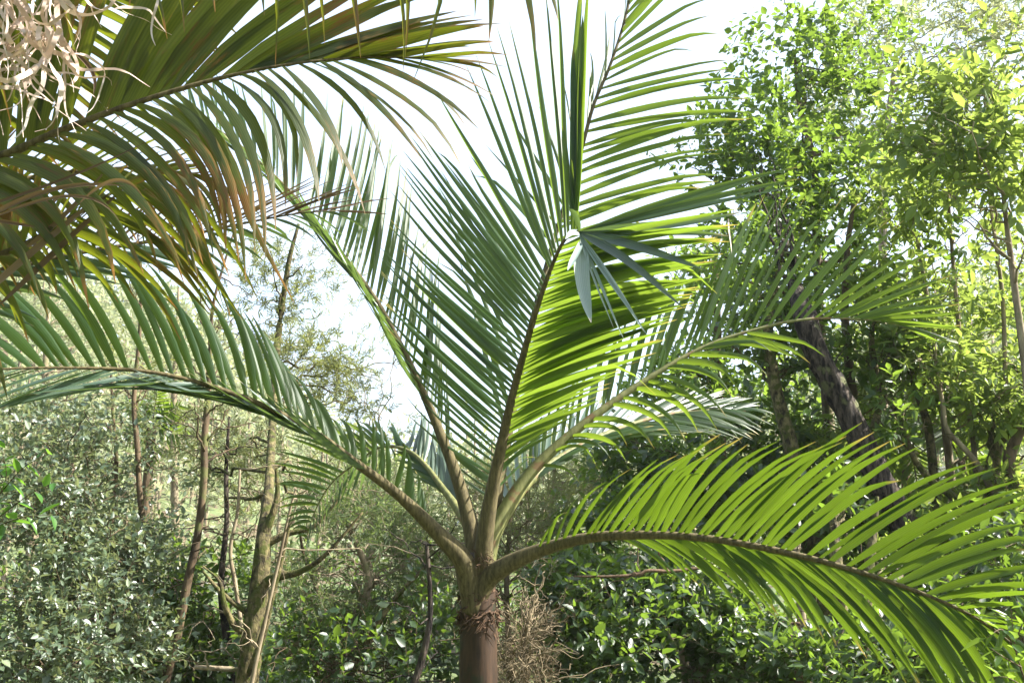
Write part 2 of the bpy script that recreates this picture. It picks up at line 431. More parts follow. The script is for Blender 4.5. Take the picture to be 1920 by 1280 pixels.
fx(1171, 638, 4.0, 1125, 530, w=0.022, ang=20, m=1); fx(1150, 618, 4.02, 1112, 520, w=0.016, ang=0, m=1)
fx(1107, 605, 3.98, 1086, 520, w=0.092, ang=-8, m=1, bl=3.2, bx=1092, by=446, bw=0.12)
fx(1064, 508, 4.0, 1084, 470, w=0.040, ang=5, m=1, bl=7, bx=1091, by=450, bw=0.4)
fx(1060, 448, 4.05, 1072, 428, w=0.030, ang=10, m=1, bl=6, bx=1088, by=440, bw=0.4)
fx(1068, 392, 4.10, 1082, 400, w=0.030, ang=30, m=2, bl=7, bx=1086, by=434, bw=0.5)
# the folded upright leaflets with blunt ends
for (bx, by, tx, ty, w, a, m) in ((1072, 392, 1056, 236, 0.034, 5, 0), (1078, 392, 1077, 84, 0.040, 10, 0), (1076, 372, 1072, 300, 0.030, 0, 0), (1083, 330, 1092, 30, 0.046, 0, 0), (1074, 430, 1088, -60, 0.05, 20, 0), (1080, 430, 1108, -40, 0.04, 40, 0), (1082, 395, 1088, 142, 0.036, 0, 0)):
    fan.append(((bx, by, 4.28), ((bx + tx) / 2 - 4, (by + ty) / 2, 4.25), (tx, ty, 4.25), w, a, m, 7, 0.5))
fx(1372, 476, 4.1, 1367, 440, w=0.008, ang=0, m=3, bx=1366, by=410, bw=1)
frond(palm, [(903, 1092, d - .03), (906, 1050, d - .055), (909, 1005, d - .075), (922, 925, d - .12), (950, 790, d - .22), (975, 690, d - .32), (1008, 575, d - .45), (1045, 475, d - .58), (1070, 437, d - .66), (1086, 434, d - .72)],
      [.060, .048, .038, .030, .025, .021, .018, .014, .010, .006],
      [dict(pairs=[(915, 930, 835, 870, 5.35), (921, 890, 770, 775, 5.35), (934, 840, 730, 650, 5.25), (945, 790, 716, 570, 5.20), (962, 725, 716, 500, 5.15), (979, 660, 722, 425, 5.10), (995, 610, 748, 325, 5.05), (1012, 560, 775, 262, 5.00), (1027, 515, 845, 165, 4.95), (1042, 478, 930, 70, 4.85), (1056, 455, 1000, 5, 4.75), (1068, 440, 1055, -70, 4.65)],
            n=50, w=(.024, .034, .040, .044, .044), roll=(50, 48, 46, 44, 36), bow=((10, 14, .05), (22, 26, .05), (26, 26, .05), (4, 20, 0)), fold=38, fs=-1, tb=(-4, -14, 0), jit=5, jd=.03, rollj=6),
       dict(pairs=[(918, 925, 985, 850, 5.10), (924, 895, 1030, 818, 5.00), (938, 830, 1115, 745, 4.72), (950, 785, 1180, 690, 4.42), (962, 735, 1240, 628, 4.20), (977, 680, 1275, 580, 4.15), (992, 625, 1305, 545, 4.10), (1010, 570, 1335, 500, 4.00), (1030, 515, 1350, 455, 3.90), (1050, 470, 1380, 400, 3.85)],
            n=52, w=(.024, .038, .046, .046, .042), roll=(30, 26, 20, 14), bow=((0, -10, .0), (8, -26, -.02), (10, -30, -.02)), fold=18, fs=-1, tb=(4, -4, 0), jit=7)],
      11, mats=[M_LEAF, M_LEAF_YOUNG, M_LEAF_PALE, M_FIBRE], extra=fan, label='central frond with its tip still unfolding in a fan of pale drooping leaflets')
# 2 upright frond behind the first
frond(palm, [(905, 1075, d + .03), (912, 1030, d + .06), (935, 900, d + .12), (975, 700, d + .25), (1030, 480, d + .35), (1085, 300, d + .42), (1112, 200, d + .46), (1142, 128, d + .5), (1168, 50, d + .55), (1190, -40, d + .6), (1230, -180, d + .7)],
      [.055, .036, .026, .020, .016, .013, .012, .010, .009, .007, .004],
      [dict(pairs=[(1020, 520, 1190, 445, 5.2), (1050, 410, 1340, 330, 5.2), (1070, 345, 1350, 265, 5.2), (1085, 300, 1392, 205, 5.2), (1100, 240, 1402, 185, 5.25), (1118, 185, 1380, 135, 5.3), (1142, 128, 1340, 45, 5.35), (1160, 72, 1290, -60, 5.4), (1200, -80, 1330, -250, 5.5)],
            n=32, w=(.046, .048, .046, .042), roll=(10, 18, 24), bow=((10, -24, 0), (10, -22, 0), (6, -6, 0)), fold=22, fs=-1, jit=9, tb=(6, 8, 0)),
       dict(pairs=[(950, 820, 860, 480, 5.5), (980, 680, 815, 335, 5.6), (1010, 560, 830, 290, 5.6), (1040, 450, 880, 290, 5.6), (1085, 300, 1085, 120, 5.6), (1110, 205, 1120, 85, 5.6), (1140, 130, 1145, 10, 5.6), (1180, 0, 1200, -190, 5.7)],
            n=24, w=(.040, .040, .034, .026), roll=(20, 24, 62, 70), bow=(10, 6, 0.05), fold=25, fs=-1, jit=8)],
      12)
# 3 long frond rising to the back left
frond(palm, [(893, 1085, d + .01), (890, 1035, d + .04), (880, 975, d + .08), (850, 875, d + .15), (795, 740, d + .25), (745, 635, d + .32), (695, 548, d + .4), (600, 425, d + .5), (520, 335, d + .6), (430, 258, d + .7), (330, 200, d + .8)],
      [.056, .040, .030, .023, .018, .015, .013, .011, .009, .007, .004],
      [dict(pairs=[(840, 850, 830, 650, 5.5), (795, 740, 815, 480, 5.6), (745, 635, 785, 390, 5.7), (695, 548, 742, 260, 5.8), (650, 490, 715, 215, 5.8), (600, 425, 650, 175, 5.9), (550, 370, 560, 150, 6.0), (500, 315, 480, 150, 6.0), (440, 265, 400, 130, 6.0), (350, 210, 330, 110, 6.0)],
            n=56, w=(.034, .038, .036, .032, .024), roll=(36, 30, 30, 40), bow=(6, 4, 0.02), fold=24, fs=-1, jit=7),
       dict(pairs=[(800, 755, 690, 545, 5.2), (745, 635, 640, 455, 5.25), (695, 548, 560, 370, 5.35), (600, 425, 460, 275, 5.45), (520, 335, 390, 215, 5.5), (430, 258, 320, 195, 5.6), (350, 210, 280, 180, 5.7)],
            n=64, w=(.034, .048, .046, .034), roll=(20, 14), bow=((-14, 10, -.06), (-10, 14, -.06)), fold=25, fs=1, jit=5, m=1, tb=(-3, -4, 0))],
      13, mats=[M_LEAF, M_LEAF_PALE])
# 4 frond arching to the right
frond(palm, [(908, 1090, d), (914, 1040, d + .02), (930, 988, d + .04), (1000, 880, d + .1), (1130, 768, d + .16), (1300, 660, d + .25), (1430, 614, d + .3), (1530, 597, d + .33), (1650, 602, d + .36), (1720, 622, d + .38)],
      [.056, .042, .032, .025, .019, .014, .011, .008, .005, .003],
      [dict(pairs=[(985, 900, 985, 800, 5.2), (1060, 825, 1090, 690, 5.2), (1130, 768, 1170, 600, 5.25), (1200, 722, 1270, 500, 5.25), (1260, 685, 1370, 430, 5.3), (1330, 648, 1440, 372, 5.3), (1380, 630, 1520, 365, 5.3), (1430, 614, 1590, 372, 5.3), (1470, 606, 1645, 388, 5.3), (1500, 600, 1690, 415, 5.3), (1540, 597, 1745, 470, 5.35), (1580, 598, 1790, 520, 5.4), (1620, 600, 1800, 580, 5.4), (1660, 604, 1805, 620, 5.4), (1700, 615, 1790, 655, 5.4)],
            n=46, w=(.030, .046, .056, .056, .040), roll=(40, 36, 32, 28, 24), bow=((-6, -4, 0), (-8, -8, 0), (-6, -8, 0), (0, -4, 0)), fold=36, fs=-1, jit=4, jd=.02, rollj=5, tb=(3, -4, 0)),
       dict(pairs=[(1010, 872, 1090, 880, 5.1), (1100, 792, 1220, 830, 5.0), (1180, 735, 1300, 795, 5.0), (1230, 705, 1345, 788, 5.0), (1270, 680, 1400, 700, 5.0), (1310, 658, 1425, 665, 5.1), (1400, 622, 1560, 650, 5.2)],
            n=20, w=(.028, .042, .046, .04), roll=(40, 30, 35), bow=((10, -26, -.04), (14, -26, -.05), (4, -10, 0)), fold=24, fs=1, jit=12, tb=(2, 14, 0))],
      14, rmat=M_RACHIS_GREEN)
# 5 shaded frond reaching to the back right
frond(palm, [(908, 1085, d + .04), (918, 1035, d + .1), (935, 985, d + .2), (1000, 895, d + .45), (1110, 825, d + .8), (1230, 782, d + 1.1), (1330, 768, d + 1.3), (1400, 770, d + 1.45)],
      [.052, .036, .028, .022, .017, .013, .009, .005],
      [dict(pairs=[(960, 945, 930, 855, 6.0), (1000, 895, 1000, 790, 6.2), (1060, 855, 1080, 770, 6.3), (1120, 820, 1200, 745, 6.4), (1200, 790, 1320, 730, 6.4), (1300, 770, 1400, 742, 6.5), (1380, 768, 1430, 760, 6.6)],
            n=44, w=(.040, .040, .036, .03), roll=(15, 20, 20), bow=(0, -6, 0), fold=22, fs=1, jit=7, m=1),
       dict(pairs=[(990, 905, 1090, 850, 5.6), (1060, 855, 1200, 800, 5.7), (1110, 825, 1280, 815, 5.9), (1230, 782, 1400, 820, 6.1), (1330, 768, 1440, 800, 6.3), (1390, 768, 1445, 785, 6.4)],
            n=40, w=(.034, .036, .034), roll=(35, 25), bow=(6, -12, 0), fold=24, fs=1, jit=7, m=0)],
      15, mats=[M_LEAF, M_LEAF_PALE], rmat=M_RACHIS_GREEN)
# 6 big frond arching to the lower right, lit through
frond(palm, [(893, 1130, d - .03), (910, 1090, d - .06), (945, 1062, d - .12), (1000, 1036, d - .18), (1080, 1012, d - .28), (1160, 1003, d - .36), (1300, 1006, d - .48), (1450, 1030, d - .6), (1600, 1068, d - .72), (1750, 1120, d - .84), (1850, 1170, d - .92), (1930, 1235, d - 1.0)],
      [.066, .050, .034, .027, .022, .018, .016, .014, .012, .009, .006, .004],
      [dict(pairs=[(1010, 1034, 1050, 960, 4.38), (1040, 1022, 1098, 915, 4.38), (1070, 1014, 1160, 885, 4.33), (1110, 1008, 1235, 862, 4.28), (1160, 1003, 1300, 838, 4.23), (1220, 1003, 1345, 815, 4.18), (1270, 1004, 1430, 822, 4.18), (1320, 1008, 1530, 812, 4.13), (1380, 1016, 1620, 812, 4.08), (1440, 1028, 1690, 828, 4.03), (1500, 1043, 1800, 850, 3.98), (1560, 1057, 1860, 875, 4.10), (1620, 1073, 1960, 905, 4.05), (1680, 1094, 1990, 970, 4.05), (1740, 1116, 2020, 1060, 3.95), (1800, 1143, 2010, 1150, 3.85), (1850, 1170, 2000, 1220, 3.80)],
            n=50, w=(.026, .044, .050, .050, .046), roll=(24, 20, 18, 20, 30), bow=((-6, -6, 0), (-14, -14, 0), (-18, -20, 0), (-10, -18, 0)), fold=20, fs=1, jit=8, tb=(12, 2, 0), rollj=7),
       dict(pairs=[(1150, 1003, 1260, 1080, 4.75), (1200, 1003, 1330, 1110, 4.75), (1260, 1004, 1420, 1145, 4.70), (1330, 1009, 1510, 1185, 4.60), (1400, 1020, 1590, 1215, 4.55), (1470, 1035, 1690, 1260, 4.45), (1540, 1052, 1760, 1310, 4.35), (1610, 1070, 1820, 1360, 4.25), (1690, 1098, 1900, 1380, 4.20), (1770, 1128, 1960, 1390, 4.15), (1850, 1170, 2010, 1380, 4.10)],
            n=50, w=(.026, .044, .050, .050, .046), roll=(-25, -20, -18, -18), bow=((26, -14, -.03), (34, -26, -.05), (36, -34, -.05)), fold=16, fs=1, jit=9, tb=(10, 4, 0), rollj=7)],
      16, mats=[M_LEAF_GLOW], label='frond glowing yellow green with sun shining through it')
# 7 foreshortened frond behind on the left, its tip hanging down
frond(palm, [(896, 1085, d + .05), (892, 1035, d + .1), (880, 990, d + .2), (838, 925, d + .45), (775, 850, d + .8), (715, 838, d + 1.05), (668, 868, d + 1.2), (622, 905, d + 1.3), (592, 955, d + 1.35), (575, 1005, d + 1.36)],
      [.050, .034, .026, .018, .013, .010, .008, .006, .005, .003],
      [dict(pairs=[(850, 945, 800, 905, 5.7), (820, 900, 745, 868, 5.9), (790, 868, 735, 835, 6.1), (775, 850, 740, 806, 6.2), (740, 842, 720, 790, 6.3), (700, 846, 620, 790, 6.35), (668, 868, 530, 806, 6.35), (640, 890, 515, 845, 6.35), (622, 905, 512, 880, 6.35), (605, 930, 518, 925, 6.35), (592, 955, 535, 965, 6.35), (575, 1005, 552, 1010, 6.35)],
            n=44, w=(.034, .036, .036, .034, .026), roll=(20, 20, 30), bow=((0, -8, 0), (0, -12, 0)), fold=24, fs=1, jit=5, m=0),
       dict(pairs=[(860, 960, 850, 850, 5.7), (830, 912, 830, 800, 5.9), (775, 850, 790, 770, 6.2), (715, 838, 720, 900, 6.3), (668, 868, 640, 935, 6.3), (622, 905, 612, 985, 6.3), (592, 955, 585, 1035, 6.3), (575, 1005, 568, 1040, 6.3)],
            n=40, w=(.036, .034, .03, .026), roll=(24, 30), bow=(4, 0, 0), fold=24, fs=1, jit=5, m=1)],
      17, mats=[M_LEAF, M_LEAF_PALE], rmat=M_RACHIS_GREEN)
# 8 long frond sweeping to the left
frond(palm, [(894, 1150, d - .02), (882, 1095, d - .04), (868, 1050, d - .08), (830, 1008, d - .12), (750, 930, d - .2), (668, 868, d - .28), (600, 818, d - .36), (500, 763, d - .48), (390, 722, d - .62), (280, 697, d - .74), (165, 690, d - .86), (0, 692, d - 1.02), (-140, 710, d - 1.15)],
      [.080, .060, .040, .028, .023, .019, .016, .013, .011, .009, .007, .005, .003],
      [dict(pairs=[(800, 975, 800, 890, 4.85), (765, 945, 768, 860, 4.85), (735, 918, 738, 815, 4.8), (700, 892, 700, 788, 4.8), (668, 868, 655, 785, 4.8), (630, 842, 575, 720, 4.8), (590, 812, 510, 650, 4.75), (540, 785, 470, 580, 4.7), (480, 754, 410, 545, 4.6), (430, 735, 330, 520, 4.55), (386, 720, 270, 490, 4.5), (320, 705, 200, 462, 4.4), (257, 694, 100, 440, 4.3), (200, 690, 30, 455, 4.25), (165, 690, -20, 470, 4.2), (100, 690, -90, 520, 4.1), (40, 690, -120, 590, 4.05), (-40, 694, -180, 650, 4.0)],
            n=46, w=(.032, .040, .046, .046, .044), roll=(-10, -18, -24, -26, -20), bow=((0, 4, 0), (14, -10, 0), (22, -14, 0), (18, -12, 0)), fold=26, fs=1, jit=7, tb=(-6, 4, 0), m=0, jd=.03, rollj=6),
       dict(pairs=[(700, 892, 540, 760, 4.5), (650, 856, 470, 715, 4.45), (600, 818, 395, 695, 4.4), (540, 785, 310, 690, 4.3), (480, 754, 240, 700, 4.2), (410, 730, 160, 715, 4.1), (340, 712, 60, 740, 4.0), (257, 694, -30, 775, 3.9), (165, 690, -110, 800, 3.8), (40, 690, -200, 800, 3.7)],
            n=38, w=(.030, .036, .038, .040), roll=(36, 40, 36), bow=((10, 26, -.05), (10, 30, -.06), (20, -4, -.06), (30, -26, -.05)), fold=24, fs=1, jit=6, m=1, tb=(-6, -2, 0))],
      18, mats=[M_LEAF, M_LEAF_PALE])

# ------------------------------------------------------------------ the old palm outside on the left
d = 2.8
pb_ = P(-620, 560, d)
old = thing('palm', 'old palm at the left whose spotted fronds and dry strips fill the upper corner', 'palm', (pb_[0], pb_[1], -0.05))
g = Geo()
q = catmull([[pb_[0], pb_[1], -0.3, .16], [pb_[0], pb_[1], 0.5, .125], [pb_[0], pb_[1], 1.6, .115], [pb_[0], pb_[1], pb_[2] - .1, .11], [pb_[0], pb_[1], pb_[2] + .25, .07]], 40)
tube(g, q[:, :3], q[:, 3], 24, rough=.006, rng=rng_(2)); g.build('trunk', M_SHEATH, old)
MO = [M_LEAF_OLD, M_LEAF_DRY, M_LEAF_PALE]
frond(old, [(-620, 520, d), (-400, 420, d - .02), (-200, 350, d - .05), (0, 293, d - .08), (120, 243, d - .1), (250, 195, d - .1), (400, 150, d - .08), (540, 121, d - .05), (665, 109, d), (740, 108, d + .04), (800, 108, d + .08)],
      [.034, .028, .022, .018, .015, .0125, .010, .008, .005, .004, .002],
      [dict(pairs=[(-200, 350, -300, -150, 2.7), (-60, 310, -60, -260, 2.65), (60, 268, 190, -250, 2.6), (150, 232, 330, -170, 2.6), (230, 202, 470, -140, 2.65), (300, 180, 590, -120, 2.7), (400, 150, 720, -50, 2.75), (470, 135, 800, -15, 2.8), (540, 121, 870, 20, 2.85), (610, 113, 905, 45, 2.9), (665, 109, 920, 70, 2.95), (740, 108, 925, 95, 3.0), (790, 108, 920, 102, 3.0)],
            n=44, w=(.050, .056, .054, .048, .030), roll=(14, 10, 12, 20), bow=((-30, -10, 0), (-30, -20, 0), (-16, -8, 0), (0, 0, 0)), fold=14, fs=1, jit=10, rollj=8, tb=(10, 6, 0)),
       dict(pairs=[(-200, 350, 60, 560, 2.6), (-60, 310, 150, 500, 2.55), (40, 277, 300, 520, 2.5), (110, 248, 365, 480, 2.5), (170, 225, 395, 520, 2.5), (230, 202, 425, 470, 2.5), (300, 180, 455, 520, 2.5), (383, 157, 500, 480, 2.55), (440, 142, 560, 340, 2.6), (503, 129, 668, 400, 2.65), (560, 118, 750, 310, 2.7), (610, 113, 850, 270, 2.75), (665, 109, 900, 215, 2.85), (740, 108, 920, 170, 2.95), (790, 108, 920, 130, 3.0)],
            n=42, w=(.040, .042, .042, .036, .024), roll=(-20, -14, -14, -24), bow=((60, -60, 0), (74, -70, 0), (70, -64, 0), (50, -44, 0), (10, -10, 0)), fold=16, fs=1, jit=14, rollj=10, tb=(0, 8, 0))],
      31, mats=MO, rmat=M_RACHIS, label='spotted olive green frond crossing the upper corner')
# frond above, only its drooping leaflets reach into view
frond(old, [(-620, 500, d), (-450, 200, d), (-200, -60, d), (100, -190, d - .02), (400, -230, d - .02), (700, -210, d), (900, -150, d + .05), (1000, -100, d + .1)],
      [.034, .026, .02, .016, .012, .009, .006, .003],
      [dict(pairs=[(-200, -60, -30, 250, 2.6), (0, -160, 120, 150, 2.6), (100, -190, 230, 138, 2.6), (300, -225, 400, 25, 2.6), (380, -230, 480, 30, 2.6), (500, -228, 580, 105, 2.6), (600, -220, 690, 92, 2.6), (700, -210, 750, 132, 2.65), (760, -195, 762, 105, 2.65), (830, -175, 880, 80, 2.7), (900, -150, 925, 100, 2.75), (960, -120, 1005, 90, 2.8), (1000, -100, 1060, 60, 2.85)],
            n=24, w=(.034, .036, .032, .024), roll=(30, 20, 30), bow=((40, -60, 0), (40, -40, 0), (20, -20, 0)), fold=22, fs=1, jit=12, miss=.1),
       dict(pairs=[(-400, 140, -500, -300, 2.9), (0, -160, 100, -600, 2.9), (500, -228, 760, -560, 2.9), (900, -150, 1150, -330, 2.9), (1000, -100, 1160, -200, 2.9)],
            n=40, w=(.034, .040, .036), roll=(10, 20), fold=16, fs=1, jit=14)],
      32, mats=MO)
# lower, half dry frond
frond(old, [(-620, 600, d + .2), (-300, 560, d + .4), (0, 507, d + .6), (75, 489, d + .66), (170, 470, d + .72), (266, 455, d + .8), (353, 441, d + .88), (450, 420, d + .95), (560, 400, d + 1.05), (640, 395, d + 1.15)],
      [.03, .024, .016, .013, .011, .009, .0075, .006, .004, .002],
      [dict(pairs=[(-300, 560, -150, 380, 3.4), (-60, 520, 110, 350, 3.4), (75, 489, 250, 350, 3.4), (170, 470, 330, 330, 3.5), (266, 455, 430, 330, 3.6), (353, 441, 560, 325, 3.7), (450, 420, 640, 335, 3.8), (540, 404, 690, 370, 3.9), (630, 395, 720, 390, 4.0)],
            n=46, w=(.026, .024, .020, .014), roll=(40, 50, 50), bow=(6, -6, 0), fold=36, fs=1, jit=12, m=1, rollj=16),
       dict(pairs=[(-300, 560, -60, 640, 3.3), (-60, 520, 140, 560, 3.3), (75, 489, 260, 520, 3.4), (170, 470, 330, 500, 3.5), (266, 455, 400, 515, 3.6), (353, 441, 460, 500, 3.7), (420, 427, 520, 480, 3.8), (520, 408, 590, 460, 3.9), (620, 396, 700, 425, 4.0)],
            n=34, w=(.036, .032, .024, .014), roll=(40, 34, 50), bow=(10, -8, 0), fold=26, fs=1, jit=9, m=2)],
      33, mats=MO, rmat=M_RACHIS, label='lower frond half dried to brown')
# a dark hanging frond close to the left edge
frond(old, [(-620, 560, d), (-400, 540, d + .1), (-150, 520, d + .2), (20, 470, d + .25), (130, 410, d + .3), (230, 350, d + .35), (300, 318, d + .4)],
      [.034, .026, .018, .014, .011, .007, .003],
      [dict(pairs=[(-150, 520, -60, 330, 2.9), (20, 470, 60, 300, 2.95), (130, 410, 230, 290, 3.0), (230, 350, 330, 300, 3.1), (300, 318, 390, 310, 3.2)],
            n=22, w=(.036, .034, .026), roll=(20, 30), bow=(-8, -8, 0), fold=20, fs=1, jit=12),
       dict(pairs=[(-150, 520, -20, 760, 2.9), (20, 470, 60, 560, 2.95), (90, 430, 330, 560, 3.0), (130, 410, 390, 620, 3.0), (180, 380, 400, 560, 3.0), (230, 350, 440, 600, 3.1), (300, 318, 470, 560, 3.1)],
            n=22, w=(.036, .036, .03), roll=(20, 26), bow=(30, -46, 0), fold=20, fs=1, jit=16)],
      34, mats=MO)
# two more fronds filling the corner
frond(old, [(-620, 520, d), (-420, 300, d + .1), (-200, 120, d + .2), (0, 20, d + .3), (160, -40, d + .35), (330, -70, d + .4)],
      [.034, .026, .018, .013, .008, .003],
      [dict(pairs=[(-420, 300, -560, 0, 2.9), (-200, 120, -180, -260, 3.0), (0, 20, 140, -260, 3.1), (160, -40, 330, -230, 3.1), (330, -70, 430, -120, 3.2)], n=26, w=(.04, .044, .03), roll=(14, 20), fold=18, jit=12),
       dict(pairs=[(-420, 300, -200, 420, 2.9), (-200, 120, 60, 330, 3.0), (-100, 65, 190, 280, 3.0), (0, 20, 290, 230, 3.1), (80, -10, 360, 160, 3.1), (160, -40, 430, 100, 3.1), (330, -70, 460, 0, 3.2)], n=34, w=(.040, .042, .030), roll=(24, 30), bow=(30, -24, 0), fold=18, jit=14)],
      35, mats=MO)
frond(old, [(-620, 540, d), (-420, 460, d + .25), (-200, 400, d + .45), (0, 345, d + .6), (150, 320, d + .7), (280, 315, d + .8), (380, 330, d + .9)],
      [.034, .026, .018, .013, .010, .006, .003],
      [dict(pairs=[(-420, 460, -420, 250, 3.2), (-200, 400, -60, 200, 3.3), (0, 345, 170, 190, 3.3), (150, 320, 300, 230, 3.4), (280, 315, 400, 280, 3.5), (370, 328, 450, 330, 3.6)], n=34, w=(.038, .038, .026), roll=(20, 30), fold=20, jit=12),
       dict(pairs=[(-420, 460, -260, 640, 3.1), (-200, 400, -20, 590, 3.2), (0, 345, 140, 500, 3.3), (100, 325, 250, 480, 3.3), (200, 317, 330, 450, 3.4), (300, 317, 400, 430, 3.5), (370, 328, 440, 400, 3.6)], n=38, w=(.038, .038, .026), roll=(24, 34), bow=(26, -30, 0), fold=20, jit=12)],
      36, mats=MO)
# dry brown folded leaflets and curly pale strips
g = Geo(); rng = rng_(41)
for (a, b, c, w) in (((-60, 430, 2.55), (90, 330, 2.5), (232, 345, 2.5), .022), ((-40, 420, 2.5), (170, 320, 2.45), (226, 415, 2.45), .014), ((150, 380, 2.5), (230, 300, 2.45), (268, 372, 2.42), .016),
                     ((-40, 560, 2.6), (60, 470, 2.6), (200, 355, 2.6), .030), ((0, 570, 2.6), (130, 450, 2.6), (240, 340, 2.6), .026), ((-60, 395, 2.5), (110, 350, 2.5), (285, 260, 2.5), .013),
                     ((40, 470, 2.65), (120, 420, 2.6), (210, 300, 2.6), .024), ((-30, 410, 2.5), (40, 420, 2.5), (66, 425, 2.5), .014), ((130, 90, 2.5), (190, 130, 2.48), (175, 180, 2.45), .02)):
    B, C, T = (P(*k)[None] for k in (a, b, c))
    sd = norm(np.cross(norm(T - B), FWD[None]))
    leaflets(g, B, C, T, sd * .9 + FWD * .3, np.array([w / 2]), rng, 30, S=14, blunt=3)
g.build('dry_leaflets', M_LEAF_DRY, old)['label'] = 'brown folded dead leaflets'
g = Geo(); rng = rng_(43)
for k in range(62):
    x0, y0 = rng.uniform(-60, 130), rng.uniform(-120, 60)
    n = 26; x, y, a = x0, y0, rng.uniform(1.0, 2.2); pp = []; da = 0; dd = 2.42 + rng.normal() * .06
    L = rng.uniform(6, 15)
    for i in range(n):
        pp.append(P(x, y, dd)); da = 0.75 * da + rng.normal() * .17; a += da - 0.10 * (a - 1.7); x += math.cos(a) * L; y += math.sin(a) * L; dd += rng.normal() * .012
        if y > 345 - 0.6 * max(0, x): break
    if len(pp) < 5: continue
    pp = catmull(pp, 40); s = np.linspace(0, 1, 40)
    t = norm(np.gradient(pp, axis=0)); wv = norm(np.cross(t, FWD)); tw = np.cumsum(rng.normal(size=40) * .22)[:, None]
    wv = wv * np.cos(tw) + np.cross(t, wv) * np.sin(tw)
    hw = (rng.uniform(.0016, .0075) * (1 - s ** 3) + .0006)[:, None]
    v = np.stack([pp - wv * hw, pp + wv * hw], 1)
    i = np.arange(39)[:, None] * 2
    g.add(v, np.concatenate([i, i + 1, i + 3, i + 2], 1), np.stack([np.repeat(s, 2), np.tile([0, 1.], 40), np.full(80, rng.uniform())], -1))
fo = g.build('dry_strips', M_FIBRE, old); fo['label'] = 'pale curly strips of dead leaf'
# ------------------------------------------------------------------ ground and hills
def gz(x, y):
    x = np.asarray(x, float); y = np.asarray(y, float)
    und = 0.10 * np.sin(x * 0.7 + 1) * np.sin(y * 0.5) + 0.05 * np.sin(x * 1.9) * np.cos(y * 1.3)
    amp = np.interp(x, [-200, -45, -24, -9, 9, 30, 200], [26, 20, 14, 2, 2, 15, 24])
    return und * smooth((y + 2) / 4) + amp * smooth((y - 22) / 42) + 0.25 * amp * smooth((y - 65) / 120)
M_GROUND = bark_mat('forest_floor', (0.045, 0.035, 0.02), (0.16, 0.12, 0.07), moss=(0.10, 0.13, 0.05), moss_lo=0.42, fine=0.8, scale=(6, 6, 6), bump=0.6, dist=0.05)
g = Geo()
xs = np.r_[np.linspace(-150, -40, 14), np.linspace(-36, 36, 90), np.linspace(40, 150, 14)]
ys = np.r_[np.linspace(-80, -12, 8), np.linspace(-10, 70, 100), np.linspace(75, 170, 12)]
X, Y = np.meshgrid(xs, ys, indexing='ij')
v = np.stack([X, Y, gz(X, Y)], -1).reshape(-1, 3)
i, j = np.meshgrid(np.arange(len(xs) - 1), np.arange(len(ys) - 1), indexing='ij'); a = (i * len(ys) + j).ravel()
g.add(v, np.stack([a, a + len(ys), a + len(ys) + 1, a + 1], -1))
g.build('ground', M_GROUND)['kind'] = 'structure'

# ------------------------------------------------------------------ foliage
def blades(g, rng, B, D, L, ratio, up=0.6, m=0, fold=0.25, tipshape=0.62, bend=0.15):
    """small folded leaves: base B, direction D, length L (n,)"""
    n = len(B); D = norm(D)
    ref = norm(np.array([0, 0, 1.0]) * up + rng.normal(size=(n, 3)) * (1 - up) * .9 + 1e-6)
    W = norm(np.cross(D, ref)); N = np.cross(W, D)
    L = np.broadcast_to(L, (n,))[:, None]; w = L * ratio * 0.5 * (1 + .15 * rng.normal(size=(n, 1)))
    sgn = 1.0
    a, b = .30, tipshape
    k1 = B + D * L * a - N * L * bend * a * a; k2 = B + D * L * b - N * L * bend * b * b
    V = np.stack([B, k1 - W * w + N * w * fold, k2 - W * w * .86 + N * w * fold * .86, B + D * L - N * L * bend,
                  k2 + W * w * .86 + N * w * fold * .86, k1 + W * w + N * w * fold], 1)
    o = np.arange(n)[:, None] * 6
    f = np.concatenate([o + np.array([[0, 1, 2, 3]]), o + np.array([[0, 3, 4, 5]])], 0)
    c = np.zeros((n, 6, 3)); c[:, :, 0] = [0, .3, .62, 1, .62, .3]; c[:, :, 1] = [.5, 0, .05, .5, .95, 1]; c[:, :, 2] = rng.uniform(size=(n, 1))
    g.add(V, f, c, m)

def sticks(g, A, Bp, r, m=0, rnd=.5, taper=.4):
    """many thin three-sided twigs from A to Bp"""
    n = len(A); D = norm(Bp - A); ref = np.where(np.abs(D[:, 2:3]) < .8, np.array([[0, 0, 1.0]]), np.array([[1.0, 0, 0]]))
    U = norm(np.cross(D, ref)); W = np.cross(D, U); r = np.broadcast_to(r, (n,))[:, None]
    ring = lambda Pn, s: [Pn + (U * math.cos(t) + W * math.sin(t)) * r * s for t in (0, 2.094, 4.189)]
    V = np.stack(ring(A, 1) + ring(Bp, taper), 1); o = np.arange(n)[:, None] * 6
    f = np.concatenate([o + np.array([q]) for q in ((0, 1, 4, 3), (1, 2, 5, 4), (2, 0, 3, 5))], 0)
    c = np.full((n, 6, 3), rnd)
    g.add(V, f, c, m)

def in_blobs(rng, blobs, n, shell=0.45):
    """points in ellipsoids given as (px, py, depth, rx px, ry px, depth radius m)"""
    w = np.array([b[3] * b[4] * (b[6] if len(b) > 6 else 1) for b in blobs], float); w /= w.sum()
    idx = rng.choice(len(blobs), n, p=w)
    u = norm(rng.normal(size=(n, 3))); r = rng.uniform(size=(n, 1)) ** (shell)
    C = np.array([P(*b[:3]) for b in blobs]); S = np.array([(b[3] * pxm(b[2]), b[5], b[4] * pxm(b[2])) for b in blobs])
    return C[idx] + u * r * S[idx], u, idx

